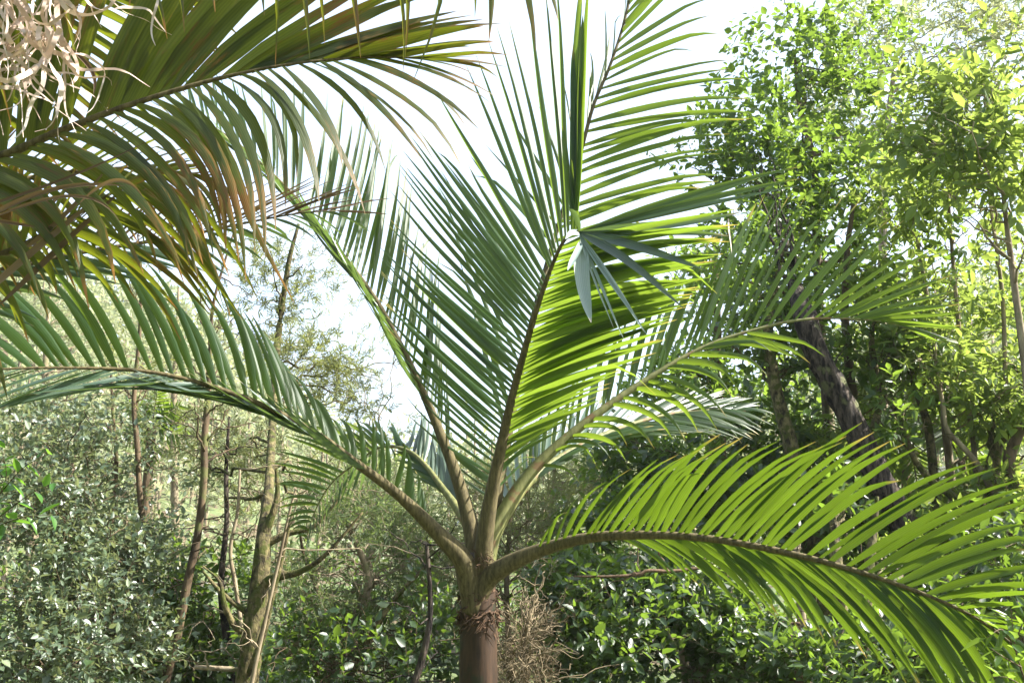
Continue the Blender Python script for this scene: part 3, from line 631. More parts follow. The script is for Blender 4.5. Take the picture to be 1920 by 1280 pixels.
def lumpy(p, s, seed):
    q = p * s + seed
    return (np.sin(q[:, 0] * 1.7 + q[:, 2]) + np.sin(q[:, 1] * 2.1 - q[:, 2] * 1.3) + np.sin(q[:, 2] * 2.3 + q[:, 0] * .7 + 1.3)) / 3

def leafage(g, rng, blobs, n, L, ratio, per=9, twig=.22, droop=.1, gap=-.25, gs=2.2, up=.6, tw_r=.0022, m=0, tm=1, Ljit=.45, fan=1.0, shell=.45, bend=.15, upturn=.5):
    nt = int(n / per)
    C, u, _ = in_blobs(rng, blobs, nt, shell)
    ok = lumpy(C, gs, 3.1) + .25 * rng.normal(size=nt) > gap
    C, u = C[ok], u[ok]; nt = len(C)
    T = norm(u * .7 + rng.normal(size=(nt, 3)) * .7 + np.array([0, 0, upturn]))
    tl = twig * (1 + .3 * rng.normal(size=(nt, 1)))
    if tw_r: sticks(g, C, C + T * tl, tw_r, tm)
    s = np.linspace(.15, 1, per)[None, :, None]
    Bs = C[:, None] + T[:, None] * tl[:, None] * s
    ax = norm(np.cross(T, rng.normal(size=(nt, 3)))); ay = np.cross(T, ax)
    ang = (np.arange(per) * 2.4)[None, :, None] + rng.uniform(0, 6.28, (nt, 1, 1))
    D = T[:, None] * (.55 + .6 * s) + fan * (ax[:, None] * np.cos(ang) + ay[:, None] * np.sin(ang)) + rng.normal(size=(nt, per, 3)) * .25
    D[..., 2] -= droop
    LL = L * (1 + Ljit * rng.normal(size=nt * per)).clip(.4, 1.7)
    blades(g, rng, Bs.reshape(-1, 3), D.reshape(-1, 3), LL, ratio, up=up, m=m, bend=bend)

def branch(g, rng, a, b, r0, r1, n=14, wig=.05, sides=6, m=0, sag=0.0):
    s = np.linspace(0, 1, n)[:, None]; Ld = np.linalg.norm(b - a)
    w = np.cumsum(rng.normal(size=(n, 3)), 0) * Ld * wig / math.sqrt(n); w -= s * w[-1]; w[0] = 0
    p = a + (b - a) * s + w + np.array([0, 0, -1.0]) * sag * Ld * (4 * s * (1 - s))
    tube(g, p, r0 + (r1 - r0) * s[:, 0], sides, m)
    return p

def trunk_pts(tr, n=50):
    """(px,py,d,r_px) points, lowest first, continued down into the ground"""
    w = np.array([[*P(x, y, dd), r * pxm(dd)] for x, y, dd, r in tr])
    p0, p1 = w[0], w[min(1, len(w) - 1)]
    zg = float(gz(p0[0], p0[1]))
    if p0[2] > zg + .02:
        h = p0[2] - zg + .12
        sl = (p0[:2] - p1[:2]) / max(p1[2] - p0[2], .05)
        sl = np.clip(sl, -.6, .6)
        f = np.array([p0[0] + sl[0] * h * .6, p0[1] + sl[1] * h * .6, zg - .12, p0[3] * 1.35])
        mid = .5 * (f + p0); mid[3] = p0[3] * 1.1
        w = np.vstack([f, mid, w])
    return catmull(w, n)

def tree(name, label, cat, trunk, seed, bark, blobs=(), leaf=None, n=0, L=.06, ratio=.45, limbs=None, group=None, sides=12, rough=.03, dead=0, dead_len=.5, limb_r=.35, crown='crown', arms=(), **kw):
    rng = rng_(seed)
    q = trunk_pts(trunk)
    t = thing(name, label, cat, q[0, :3] + [0, 0, .1], group)
    g = Geo(); tube(g, q[:, :3], q[:, 3], sides, rough=rough, rng=rng)
    ends = []
    if blobs:
        k = limbs if limbs is not None else len(blobs)
        order = list(range(len(blobs)))
        for i in range(k):
            b = blobs[order[i % len(blobs)]]; c = P(*b[:3])
            c = c + rng.normal(size=3) * np.array([b[3] * pxm(b[2]), b[5], b[4] * pxm(b[2])]) * (.25 if i < len(blobs) else .5)
            dist = np.linalg.norm(q[8:, :3] - c, axis=1) + 1.2 * np.maximum(0, q[8:, 2] - c[2] + .1)
            j = 8 + int(np.argmin(dist))
            j = max(8, min(len(q) - 1, j - int(rng.integers(0, 5))))
            p = branch(g, rng, q[j, :3], c, max(q[j, 3] * limb_r, .006), .004, wig=.10)
            for _ in range(3):
                jj = int(rng.integers(5, 13)); e = p[jj] + rng.normal(size=3) * np.array([.35, .3, .3]) * np.linalg.norm(c - q[j, :3]) * .5
                branch(g, rng, p[jj], e, .005, .0018, n=8, wig=.14, sides=4)
    for a in arms:
        aq = catmull(np.array([[*P(x, y, dd), r * pxm(dd)] for x, y, dd, r in a]), 24); tube(g, aq[:, :3], aq[:, 3], 9, rough=.05, rng=rng)
    for _ in range(dead):
        j = int(rng.integers(8, len(q))); e = q[j, :3] + rng.normal(size=3) * np.array([1, .6, .5]) * dead_len + np.array([0, 0, .2 * dead_len])
        p = branch(g, rng, q[j, :3], e, .007, .002, n=10, wig=.16, sides=4)
        for _ in range(2):
            jj = int(rng.integers(3, 9)); branch(g, rng, p[jj], p[jj] + rng.normal(size=3) * dead_len * .35, .003, .001, n=6, wig=.16, sides=3)
    g.build('trunk' if cat == 'tree' or 'palm' in cat else 'stem', bark, t)
    if blobs and n:
        g = Geo(); leafage(g, rng, blobs, n, L, ratio, **kw)
        g.build(crown, [leaf, bark], t)
    return t

M_BARK = bark_mat('bark_brown', (0.035, 0.024, 0.014), (0.15, 0.105, 0.062), moss=(0.10, 0.105, 0.035), moss_lo=.55, fine=6)
M_BARK_PALE = bark_mat('bark_pale', (0.12, 0.09, 0.055), (0.34, 0.28, 0.19), moss=(0.14, 0.15, 0.06), moss_lo=.6, fine=5)
M_BARK_DARK = bark_mat('bark_dark_rough', (0.008, 0.006, 0.005), (0.13, 0.10, 0.08), moss=(0.12, 0.125, 0.055), moss_lo=.60, fine=7, scale=(26, 26, 6), bump=1.0, dist=.05, contrast=(.42, .66))
M_BARK_MOSS = bark_mat('bark_mossy', (0.025, 0.020, 0.010), (0.19, 0.16, 0.07), moss=(0.06, 0.07, 0.012), moss_lo=.50, fine=14, scale=(24, 24, 12), bump=1.0, dist=.03, contrast=(.38, .62))
M_TWIG = bark_mat('twig_straw', (0.08, 0.06, 0.035), (0.24, 0.19, 0.115), bump=.2)
M_WOOD = bark_mat('weathered_wood', (0.05, 0.032, 0.02), (0.17, 0.11, 0.065), scale=(40, 40, 5), bump=.5, dist=.01)

K = dict(veins=0, tfac=.42)
M_L_BLUE = leaf_mat('leaf_grey_green', ((0.022, 0.05, 0.025), (0.05, 0.09, 0.045), (0.15, 0.20, 0.09)), (0.40, 0.47, 0.18), rough=.48, spec=1.3, veins=0, tfac=.28)
M_L_DARK = leaf_mat('leaf_dark_gloss', ((0.010, 0.030, 0.013), (0.020, 0.050, 0.017), (0.05, 0.09, 0.02)), (0.26, 0.42, 0.04), rough=.45, spec=.8, veins=0, tfac=.36)
M_L_ROUND = leaf_mat('leaf_mid_green', ((0.016, 0.048, 0.013), (0.03, 0.075, 0.02), (0.07, 0.12, 0.025)), (0.30, 0.46, 0.05), rough=.34, spec=.45, **K)
M_L_BRIGHT = leaf_mat('leaf_bright_green', ((0.045, 0.095, 0.022), (0.08, 0.145, 0.032), (0.15, 0.21, 0.05)), (0.36, 0.47, 0.08), rough=.40, spec=.35, veins=0, tfac=.5)
M_L_FEATHER = leaf_mat('needle_olive', ((0.06, 0.085, 0.03), (0.10, 0.125, 0.045), (0.16, 0.175, 0.06)), (0.38, 0.42, 0.12), rough=.5, spec=.4, **K)
M_L_FEATHER2 = leaf_mat('needle_green', ((0.035, 0.065, 0.03), (0.065, 0.10, 0.045), (0.11, 0.15, 0.06)), (0.28, 0.38, 0.10), rough=.5, spec=.4, **K)
M_L_FAR_HAZED = leaf_mat('far_foliage_hazed', ((0.15, 0.19, 0.10), (0.24, 0.27, 0.15), (0.34, 0.36, 0.22)), (0.50, 0.55, 0.25), rough=.45, spec=.6, **K)  # leaf colours lightened to stand in for bright haze over distant foliage
M_L_SPRIG = leaf_mat('sprig_leaf', ((0.03, 0.10, 0.015), (0.05, 0.15, 0.02), (0.09, 0.20, 0.03)), (0.25, 0.5, 0.04), rough=.35, spec=.6, veins=0, tfac=.45)

# far wooded hillside: one mass
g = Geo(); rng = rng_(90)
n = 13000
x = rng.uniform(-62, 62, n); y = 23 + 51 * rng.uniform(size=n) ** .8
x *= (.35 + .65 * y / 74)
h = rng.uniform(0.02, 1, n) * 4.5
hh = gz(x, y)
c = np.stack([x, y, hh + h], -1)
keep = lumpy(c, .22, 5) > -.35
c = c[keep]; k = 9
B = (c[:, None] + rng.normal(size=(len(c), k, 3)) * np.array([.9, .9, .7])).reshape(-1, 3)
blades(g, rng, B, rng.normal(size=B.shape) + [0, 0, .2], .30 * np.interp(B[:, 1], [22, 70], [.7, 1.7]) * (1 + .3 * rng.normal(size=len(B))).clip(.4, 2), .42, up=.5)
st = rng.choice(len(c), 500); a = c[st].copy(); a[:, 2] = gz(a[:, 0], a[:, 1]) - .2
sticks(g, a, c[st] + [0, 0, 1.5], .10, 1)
# unseen rest of the wood behind viewer and far left, added to deepen shade
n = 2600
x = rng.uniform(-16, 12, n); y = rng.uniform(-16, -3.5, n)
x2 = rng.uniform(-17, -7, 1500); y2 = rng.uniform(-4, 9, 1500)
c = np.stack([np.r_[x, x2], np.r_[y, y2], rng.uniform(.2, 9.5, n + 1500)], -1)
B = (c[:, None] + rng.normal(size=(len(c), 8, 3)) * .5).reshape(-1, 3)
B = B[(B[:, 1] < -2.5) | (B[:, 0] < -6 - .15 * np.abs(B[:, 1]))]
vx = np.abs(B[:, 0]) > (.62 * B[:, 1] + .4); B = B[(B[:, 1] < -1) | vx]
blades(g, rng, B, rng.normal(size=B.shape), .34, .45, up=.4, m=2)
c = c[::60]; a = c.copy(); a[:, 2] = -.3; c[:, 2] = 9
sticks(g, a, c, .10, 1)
g.build('far_woods', [M_L_FAR_HAZED, M_BARK_PALE, M_L_ROUND])['kind'] = 'stuff'

# undergrowth between the trees: one mass of ground cover
g = Geo(); rng = rng_(91)
def cover(n, x0, x1, y0, y1, hmax, L, ratio, m):
    x = rng.uniform(x0, x1, n); y = rng.uniform(y0, y1, n)
    c = np.stack([x, y, gz(x, y) + hmax * rng.uniform(.05, 1, n) ** 1.3 * (.55 + .45 * np.sin(x * 1.3 + y * .7))], -1)
    B = (c[:, None] + rng.normal(size=(n, 7, 3)) * .14).reshape(-1, 3)
    blades(g, rng, B, rng.normal(size=B.shape) + [0, -.2, .1], L * (1 + .3 * rng.normal(size=len(B))).clip(.4, 2), ratio, up=.65, m=m)
cover(1800, -6, 7, 6.2, 11, .42, .07, .5, 0)
cover(3400, -12, 13, 10, 20, 1.7, .10, .45, 1)
cover(500, -3, 4, 1.0, 5.0, .25, .07, .4, 0)
g.build('undergrowth', [M_L_DARK, M_L_ROUND])['kind'] = 'stuff'

# ------------------------------------------------------------------ left side
tree('tree', 'feathery olive tree left of the palm with a sunlit mossy trunk', 'tree',
     [(462, 1290, 6.9, 21), (472, 1210, 6.9, 20), (486, 1110, 6.95, 18), (494, 1010, 7.0, 14), (503, 930, 7.2, 10), (508, 850, 7.6, 8), (520, 650, 9, 6.5), (540, 500, 9, 5), (560, 420, 9, 3)], 101, M_BARK_MOSS,
     blobs=[(555, 505, 9, 95, 80, .9), (480, 560, 9.2, 90, 90, .9), (640, 640, 9.3, 110, 110, 1), (560, 700, 9, 110, 90, .9), (680, 740, 9.4, 90, 60, .8, .8), (450, 830, 8.9, 110, 70, .8), (420, 900, 9, 90, 80, .8, .8), (600, 900, 9, 90, 60, .8)],
     leaf=M_L_FEATHER, n=30000, L=.055, ratio=.14, per=22, twig=.20, limbs=22, gap=.12, gs=2.6, up=.2, fan=.8, dead=7, dead_len=.4, limb_r=.4, upturn=.3, tw_r=.0028,
     arms=[[(488, 1100, 6.95, 11), (520, 1080, 6.9, 9), (560, 1072, 6.85, 6), (610, 1040, 6.8, 4), (680, 960, 6.8, 2)], [(496, 1000, 7.0, 9), (512, 960, 7.0, 7), (520, 925, 7.0, 5), (518, 880, 7, 3)], [(470, 1190, 6.9, 7), (440, 1172, 6.85, 6), (420, 1130, 6.8, 5), (412, 1090, 6.8, 3), (380, 1060, 6.8, 1.5)],
           [(475, 1155, 6.9, 6), (445, 1135, 6.9, 5), (415, 1110, 6.9, 4), (380, 1070, 6.95, 2)], [(470, 1260, 6.8, 8), (490, 1200, 6.75, 7), (510, 1120, 6.7, 5), (530, 1040, 6.7, 4), (548, 960, 6.7, 2)], [(500, 1020, 7, 7), (540, 1000, 7, 6), (590, 985, 7, 4), (640, 930, 7, 2)]])
tree('tree', 'thin brown stem passing behind the long sweeping frond, rising from the left shrubs', 'tree',
     [(250, 1290, 8, 6), (250, 1210, 8, 6), (262, 1100, 8, 6), (271, 1010, 8, 6), (263, 940, 8, 5.5), (257, 830, 8, 5.5), (251, 750, 8, 4.5), (262, 620, 8, 3.5), (264, 500, 8, 2.5), (258, 440, 8, 1.5)], 102, M_BARK,
     blobs=[(262, 700, 8, 60, 60, .4), (250, 540, 8, 40, 80, .4)], leaf=M_L_FEATHER, n=500, L=.05, ratio=.3, limbs=9, group=None, sides=8, dead=6, dead_len=.35)
tree('tree', 'pale brown stem leaning right as it rises, nearest the mossy trunk on its left', 'tree',
     [(306, 1290, 7.6, 9), (330, 1200, 7.6, 8.5), (352, 1090, 7.6, 8), (371, 1000, 7.6, 7.5), (382, 900, 7.6, 7), (383, 830, 7.6, 6.5), (389, 750, 7.6, 6), (395, 640, 7.6, 4), (402, 560, 7.6, 3), (440, 430, 7.6, 2)], 103, M_BARK,
     blobs=[(390, 780, 7.6, 90, 80, .5), (410, 620, 7.6, 60, 90, .4)], leaf=M_L_FEATHER, n=700, L=.05, ratio=.25, limbs=10, sides=8, dead=10, dead_len=.45)
tree('tree', 'pair of dark twigs of stems farther left, thinnest of the stems there', 'tree',
     [(190, 1200, 8.4, 5), (197, 1060, 8.4, 4.5), (212, 960, 8.4, 4.5), (218, 860, 8.4, 4), (212, 780, 8.4, 3), (208, 700, 8.4, 2)], 104, M_BARK,
     blobs=[(215, 800, 8.4, 50, 60, .4)], leaf=M_L_BLUE, n=300, L=.06, ratio=.4, limbs=6, sides=7, dead=5, dead_len=.3)
tree('shrub', 'big grey green shrub of small glossy leaves filling the left edge', 'shrub',
     [(95, 1290, 7.6, 9), (100, 1150, 7.6, 7), (120, 1000, 7.6, 5), (110, 880, 7.6, 3)], 105, M_BARK,
     blobs=[(60, 900, 7.6, 120, 90, .8), (180, 850, 7.9, 110, 90, .7, .8), (110, 1000, 7.5, 160, 110, .9), (280, 930, 8, 80, 90, .6, .6), (60, 800, 7.9, 100, 60, .6, .7), (250, 1040, 7.6, 90, 80, .6)],
     leaf=M_L_BLUE, n=19000, L=.05, ratio=.46, per=9, twig=.20, limbs=18, gap=-.12, gs=3, dead=8, dead_len=.4)
tree('shrub', 'denser low shrub at the bottom left corner, darker towards the ground', 'shrub',
     [(60, 1300, 7, 9), (70, 1230, 7, 7), (60, 1150, 7, 4)], 106, M_BARK,
     blobs=[(40, 1190, 7, 130, 100, .7), (190, 1210, 7, 110, 90, .7), (120, 1120, 7.2, 120, 70, .6)],
     leaf=M_L_BLUE, n=13000, L=.05, ratio=.46, limbs=14, gap=-.3, gs=3)
tree('shrub', 'leafy green shrub at the foot of the mossy trunk, left of it', 'shrub',
     [(400, 1320, 8.3, 7), (390, 1240, 8.3, 5), (400, 1150, 8.3, 3)], 107, M_BARK,
     blobs=[(330, 1190, 8.4, 90, 90, .5), (420, 1130, 8.5, 80, 80, .5), (400, 1240, 8.2, 100, 60, .5), (300, 1080, 8.6, 60, 60, .5)],
     leaf=M_L_DARK, n=7000, L=.066, ratio=.5, limbs=12, gap=-.2, gs=3)
tree('shrub', 'feathery dark green shrub with bare twigs between mossy trunk and palm', 'shrub',
     [(600, 1310, 8.2, 11), (640, 1200, 8.2, 9), (690, 1100, 8.2, 7), (660, 1000, 8.2, 5), (620, 930, 8.2, 3)], 108, M_BARK_PALE,
     blobs=[(620, 980, 8.2, 110, 80, .8), (720, 960, 8.4, 90, 80, .8), (600, 1080, 8, 90, 80, .7), (700, 1090, 8.3, 90, 80, .7), (790, 1030, 8.6, 60, 90, .6), (640, 1180, 8.1, 110, 70, .7)],
     leaf=M_L_FEATHER2, n=36000, L=.05, ratio=.13, per=26, twig=.22, limbs=26, gap=-.12, gs=3, up=.2, fan=.7, dead=36, dead_len=.6, tw_r=.0026)
tree('shrub', 'glossy dark leaved shrub low beside the palm trunk on its left', 'shrub',
     [(760, 1310, 7.6, 7), (750, 1240, 7.6, 5), (770, 1180, 7.6, 3)], 109, M_BARK,
     blobs=[(560, 1240, 7.4, 110, 60, .6), (720, 1240, 7.4, 120, 60, .6), (810, 1170, 7.8, 50, 90, .5)],
     leaf=M_L_DARK, n=4200, L=.062, ratio=.5, limbs=16, gap=-.05, gs=3, dead=24, dead_len=.6)
tree('shrub', 'brittle leafless shrub of straw coloured twigs just right of the palm trunk', 'shrub',
     [(985, 1310, 6.6, 5), (980, 1240, 6.6, 4), (990, 1170, 6.6, 3)], 110, M_TWIG,
     blobs=[(985, 1200, 6.6, 60, 70, .5), (1010, 1120, 6.8, 50, 60, .4), (960, 1250, 6.6, 60, 40, .4)],
     leaf=M_TWIG, n=6000, L=.075, ratio=.045, per=14, twig=.16, limbs=40, limb_r=.2, gap=-.3, up=.1, fan=.9, dead=40, dead_len=.35, tw_r=.002)
tree('shrub', 'tall wispy shrub of grey twigs and sparse needles rising behind the palm crown', 'shrub',
     [(960, 1290, 8.8, 6), (950, 1120, 8.8, 5), (955, 1000, 8.8, 4), (965, 900, 8.8, 2)], 111, M_TWIG,
     blobs=[(980, 960, 8.8, 90, 80, .7), (850, 1060, 8.6, 70, 90, .6), (1000, 1060, 8.7, 60, 60, .6), (900, 920, 9, 80, 60, .6)],
     leaf=M_L_FEATHER, n=16000, L=.055, ratio=.10, per=20, twig=.24, limbs=34, gap=-.2, up=.1, fan=.7, dead=30, dead_len=.5, tw_r=.0026)

for k, (lab, pts) in enumerate((
    ('bleached thin stem right of the mossy trunk, crossing in front of it', [(470, 1290, 6.5, 4), (500, 1150, 6.5, 3.5), (525, 1040, 6.5, 3), (545, 950, 6.5, 2.5), (560, 900, 6.5, 1.5)]),
    ('pale leaning dead stem left of the mossy trunk, splitting into twigs', [(455, 1200, 7.4, 4), (442, 1100, 7.4, 4), (432, 1030, 7.4, 3.5), (445, 960, 7.4, 3), (450, 880, 7.4, 2)]),
    ('dark upright stem in shade between the pale dead stem and the leaning brown one', [(430, 1230, 8.2, 8), (418, 1140, 8.2, 7), (415, 1080, 8.2, 6), (425, 980, 8.2, 5), (424, 880, 8.2, 4), (430, 780, 8.2, 2)]),
    ('dark bent stem left of the palm trunk, low in the leafy shrubs', [(770, 1300, 6.8, 7), (790, 1240, 6.8, 6.5), (805, 1170, 6.8, 5.5), (806, 1100, 6.8, 4.5), (800, 1020, 6.8, 3)]),
    ('slanting mossy stem in the feathery shrub, leaning right', [(640, 1300, 7.6, 6), (680, 1220, 7.6, 6), (720, 1150, 7.6, 5), (760, 1100, 7.6, 4), (830, 1030, 7.6, 2)]),
    ('second slanting stem in the feathery shrub, leaning left', [(600, 1290, 7.9, 5), (585, 1200, 7.9, 5), (600, 1130, 7.9, 4), (570, 1040, 7.9, 3), (560, 980, 7.9, 2)]))):
    tree('dead_stem', lab, 'dead tree', pts, 180 + k, (M_BARK_PALE, M_BARK_PALE, M_BARK_DARK, M_BARK_DARK, M_BARK_MOSS, M_BARK)[k], sides=8, dead=11, dead_len=.42)
# ------------------------------------------------------------------ right side
tree('tree', 'tall tree of small round leaves against the sky right of the upright fronds', 'tree',
     [(1560, 1290, 10.4, 12), (1556, 1000, 10.4, 11), (1550, 760, 10.4, 9.5), (1535, 560, 10.4, 8.5), (1530, 420, 10.4, 8), (1527, 310, 10.4, 7), (1510, 240, 10.4, 5.5), (1497, 190, 10.4, 4), (1490, 100, 10.4, 2.5)], 121, M_BARK,
     blobs=[(1470, 110, 10.4, 120, 75, .9), (1400, 220, 10.3, 110, 80, .8), (1560, 190, 10.6, 130, 100, 1), (1330, 310, 10.2, 80, 70, .7, .8), (1470, 320, 10.2, 120, 90, .9), (1620, 330, 10.5, 120, 90, .9), (1420, 430, 10.2, 130, 80, .8), (1560, 460, 10.4, 130, 90, .9), (1600, 80, 10.8, 90, 60, .7), (1700, 130, 10.6, 70, 60, .6, .7), (1680, 480, 10.3, 90, 90, .7)],
     leaf=M_L_ROUND, n=17000, L=.085, ratio=.55, per=8, twig=.26, limbs=34, gap=-.1, gs=2.2, limb_r=.5, droop=.25)
tree('tree', 'dark rough barked trunk leaning left behind the right hand fronds, patched with pale lichen', 'tree',
     [(1745, 1090, 8.6, 25), (1690, 970, 8.6, 25), (1650, 900, 8.6, 24), (1612, 820, 8.6, 23.5), (1570, 735, 8.6, 22.5), (1535, 670, 8.6, 22), (1510, 600, 8.6, 21), (1494, 545, 8.8, 14), (1480, 490, 9, 7)], 122, M_BARK_DARK,
     blobs=[(1430, 300, 9.2, 70, 60, .5), (1480, 400, 9.1, 90, 60, .6)], leaf=M_L_ROUND, n=900, L=.08, ratio=.5, limbs=6, sides=26, rough=.07, dead=3)
tree('tree', 'mossy olive trunk with a bare side branch, just left of the dark leaning trunk', 'tree',
     [(1520, 1010, 9, 17), (1500, 900, 9, 16), (1482, 830, 9, 14), (1462, 760, 9, 12.5), (1447, 690, 9, 11.5), (1440, 620, 9, 10), (1452, 540, 9.2, 8), (1470, 450, 9.3, 5)], 123, M_BARK_MOSS,
     blobs=[(1480, 540, 9.2, 90, 60, .6), (1400, 640, 9.3, 80, 50, .6), (1500, 690, 9.3, 70, 60, .5)], leaf=M_L_DARK, n=2400, L=.085, ratio=.48, limbs=9, dead=7, dead_len=.5)
tree('tree', 'slim dark trunk right behind the leaning trunk', 'tree',
     [(1612, 880, 9.6, 10), (1606, 780, 9.6, 9), (1592, 690, 9.6, 8), (1585, 600, 9.6, 7.5), (1588, 480, 9.6, 6), (1600, 380, 9.6, 4)], 124, M_BARK,
     blobs=[(1600, 640, 9.6, 80, 60, .6), (1570, 560, 9.7, 70, 60, .6), (1640, 740, 9.6, 60, 50, .5)], leaf=M_L_ROUND, n=2600, L=.085, ratio=.5, limbs=8, dead=4)
tree('tree', 'bright yellow green tree of large leaves at the right edge', 'tree',
     [(1960, 1290, 8, 10), (1945, 1000, 8, 9), (1930, 750, 8, 8), (1900, 520, 8, 6), (1880, 350, 8, 4), (1870, 200, 8, 2.5)], 125, M_BARK_PALE,
     blobs=[(1840, 170, 8.1, 110, 80, .7), (1900, 90, 8.1, 80, 70, .6), (1770, 260, 8, 110, 70, .7), (1880, 300, 7.9, 100, 90, .7), (1770, 370, 8, 90, 60, .6, .8), (1870, 430, 7.9, 90, 80, .6, .8), (1740, 180, 8.3, 60, 50, .5, .7)],
     leaf=M_L_BRIGHT, n=5200, L=.115, ratio=.40, per=8, twig=.30, limbs=26, gap=-.02, gs=2.4, droop=.3, limb_r=.5)
tree('tree', 'sunny tree of medium leaves between the round leaved tree and the right edge', 'tree',
     [(1800, 1250, 9.4, 9), (1790, 980, 9.4, 8), (1770, 780, 9.4, 7), (1745, 600, 9.4, 5), (1720, 450, 9.4, 3)], 126, M_BARK_PALE,
     blobs=[(1700, 380, 9.3, 100, 80, .8), (1680, 560, 9.4, 90, 80, .7), (1780, 540, 9.4, 110, 90, .8, .7), (1720, 680, 9.2, 100, 70, .7), (1850, 620, 9.5, 90, 90, .7, .7), (1880, 740, 9, 90, 70, .6)],
     leaf=M_L_BRIGHT, n=6500, L=.10, ratio=.42, per=8, twig=.26, limbs=18, gap=-.1, gs=2.4, droop=.2)
for k, (lab, pts, mt) in enumerate((
    ('straight pale stem left of the forked mossy tree, thinnest in the right thicket', [(1838, 1000, 9.2, 5.5), (1825, 830, 9.2, 5), (1806, 690, 9.2, 4.5), (1793, 560, 9.2, 4), (1783, 440, 9.2, 3.5), (1776, 330, 9.2, 2.5)], M_BARK_PALE),
    ('bent mossy stem curving up from the shaded small palms', [(1765, 1010, 9.3, 11), (1752, 900, 9.3, 9), (1740, 800, 9.3, 8), (1715, 720, 9.3, 7), (1697, 660, 9.3, 6), (1690, 600, 9.3, 4)], M_BARK_MOSS),
    ('knotted mossy stem rising beside the top of the dark leaning trunk', [(1635, 830, 9.1, 8), (1648, 760, 9.1, 7), (1641, 690, 9.1, 6.5), (1634, 640, 9.1, 6), (1640, 560, 9.1, 4)], M_BARK_MOSS),
    ('crooked pale branch climbing out of the right thicket, bent in the middle', [(1850, 900, 8.9, 6), (1812, 845, 8.9, 5.5), (1775, 805, 8.9, 5), (1768, 760, 8.9, 4.5), (1757, 700, 8.9, 4), (1750, 620, 8.9, 3)], M_BARK_PALE),
    ('slanting mossy branch low behind the glowing frond', [(1800, 950, 8.8, 9), (1745, 900, 8.8, 7), (1710, 850, 8.8, 6), (1690, 790, 8.8, 5), (1660, 740, 8.8, 4)], M_BARK_MOSS),
    ('upright pale stem nearest the right edge', [(1895, 960, 9, 5.5), (1893, 830, 9, 5), (1885, 700, 9, 4.5), (1880, 560, 9, 4), (1862, 420, 9, 3.5), (1850, 330, 9, 2.5)], M_BARK_PALE))):
    tree('sapling', lab, 'tree', pts, 130 + k, mt, blobs=[(pts[-1][0], pts[-1][1] + 40, pts[-1][2], 60, 60, .5), (pts[-2][0] + 15, pts[-2][1], pts[-1][2], 60, 50, .4)], leaf=M_L_BRIGHT if k % 2 else M_L_ROUND,
         n=620, L=.095, ratio=.42, limbs=7, sides=8, group='thin stems in the thicket on the right', dead=4, dead_len=.35)
t = tree('tree', 'forked mossy tree with two bent arms near the right edge', 'tree',
     [(1858, 1050, 9, 15), (1858, 960, 9, 14.5), (1860, 890, 9, 14), (1866, 850, 9, 11), (1880, 820, 9, 9), (1925, 790, 9, 7), (1960, 730, 9, 5)], 140, M_BARK_MOSS,
     blobs=[(1890, 700, 9, 60, 50, .5), (1930, 780, 9, 50, 50, .5), (1840, 770, 9, 40, 40, .4)], leaf=M_L_BRIGHT, n=900, L=.1, ratio=.42, limbs=9, limb_r=.6)
tree('tree', 'second mossy stem crossing the forked tree, darker and bent like a hook', 'tree',
     [(1925, 1010, 8.8, 12), (1905, 930, 8.8, 12), (1892, 870, 8.8, 11), (1900, 835, 8.8, 10), (1925, 790, 8.8, 8), (1965, 760, 8.8, 7)], 141, M_BARK, blobs=[(1930, 840, 8.8, 40, 40, .4)], leaf=M_L_ROUND, n=240, L=.1, ratio=.42, limbs=3)
tree('shrub', 'dark glossy shrub under the arching glowing frond, nearest the palm', 'shrub',
     [(1110, 1320, 7.6, 8), (1115, 1230, 7.6, 6), (1130, 1150, 7.6, 3)], 142, M_BARK,
     blobs=[(1080, 1110, 7.8, 80, 60, .6), (1150, 1180, 7.6, 110, 80, .8), (1080, 1230, 7.5, 90, 60, .6), (1190, 1090, 8, 90, 50, .6)],
     leaf=M_L_DARK, n=9500, L=.07, ratio=.52, limbs=20, gap=-.25, gs=3.2, dead=12, dead_len=.5)
tree('shrub', 'dark glossy shrub with bleached dead sticks, in the middle under the glowing frond', 'shrub',
     [(1330, 1320, 7.8, 8), (1325, 1230, 7.8, 6), (1310, 1150, 7.8, 3)], 143, M_BARK_PALE,
     blobs=[(1290, 1150, 7.9, 90, 70, .7), (1370, 1200, 7.7, 90, 70, .7), (1260, 1240, 7.5, 110, 60, .6), (1420, 1250, 7.4, 90, 50, .6)],
     leaf=M_L_DARK, n=8500, L=.07, ratio=.52, limbs=22, gap=-.15, gs=3.2, dead=26, dead_len=.5)
tree('shrub', 'dense dark shrub in shade behind the right fronds, above the glowing one', 'shrub',
     [(1300, 1200, 9.6, 10), (1290, 1000, 9.6, 8), (1300, 860, 9.6, 4)], 144, M_BARK,
     blobs=[(1200, 960, 9.6, 120, 70, .8), (1330, 880, 9.6, 120, 70, .8), (1430, 960, 9.4, 120, 80, .8), (1180, 870, 9.9, 90, 50, .6), (1430, 820, 9.8, 90, 60, .7), (1560, 960, 9.4, 90, 80, .7), (1100, 990, 9.6, 70, 60, .6)],
     leaf=M_L_DARK, n=13000, L=.085, ratio=.5, limbs=22, gap=-.35, gs=2.6, dead=14, dead_len=.6)
tree('shrub', 'green leafy shrub at the foot of the twin trunks', 'shrub',
     [(1640, 1320, 7.2, 7), (1650, 1250, 7.2, 5), (1660, 1200, 7.2, 3)], 145, M_BARK,
     blobs=[(1700, 1240, 7, 120, 50, .6), (1540, 1250, 6.8, 70, 40, .4), (1800, 1200, 7.4, 90, 90, .7), (1900, 1100, 7.8, 70, 110, .7)],
     leaf=M_L_DARK, n=6500, L=.085, ratio=.45, limbs=16, gap=-.3, gs=3)
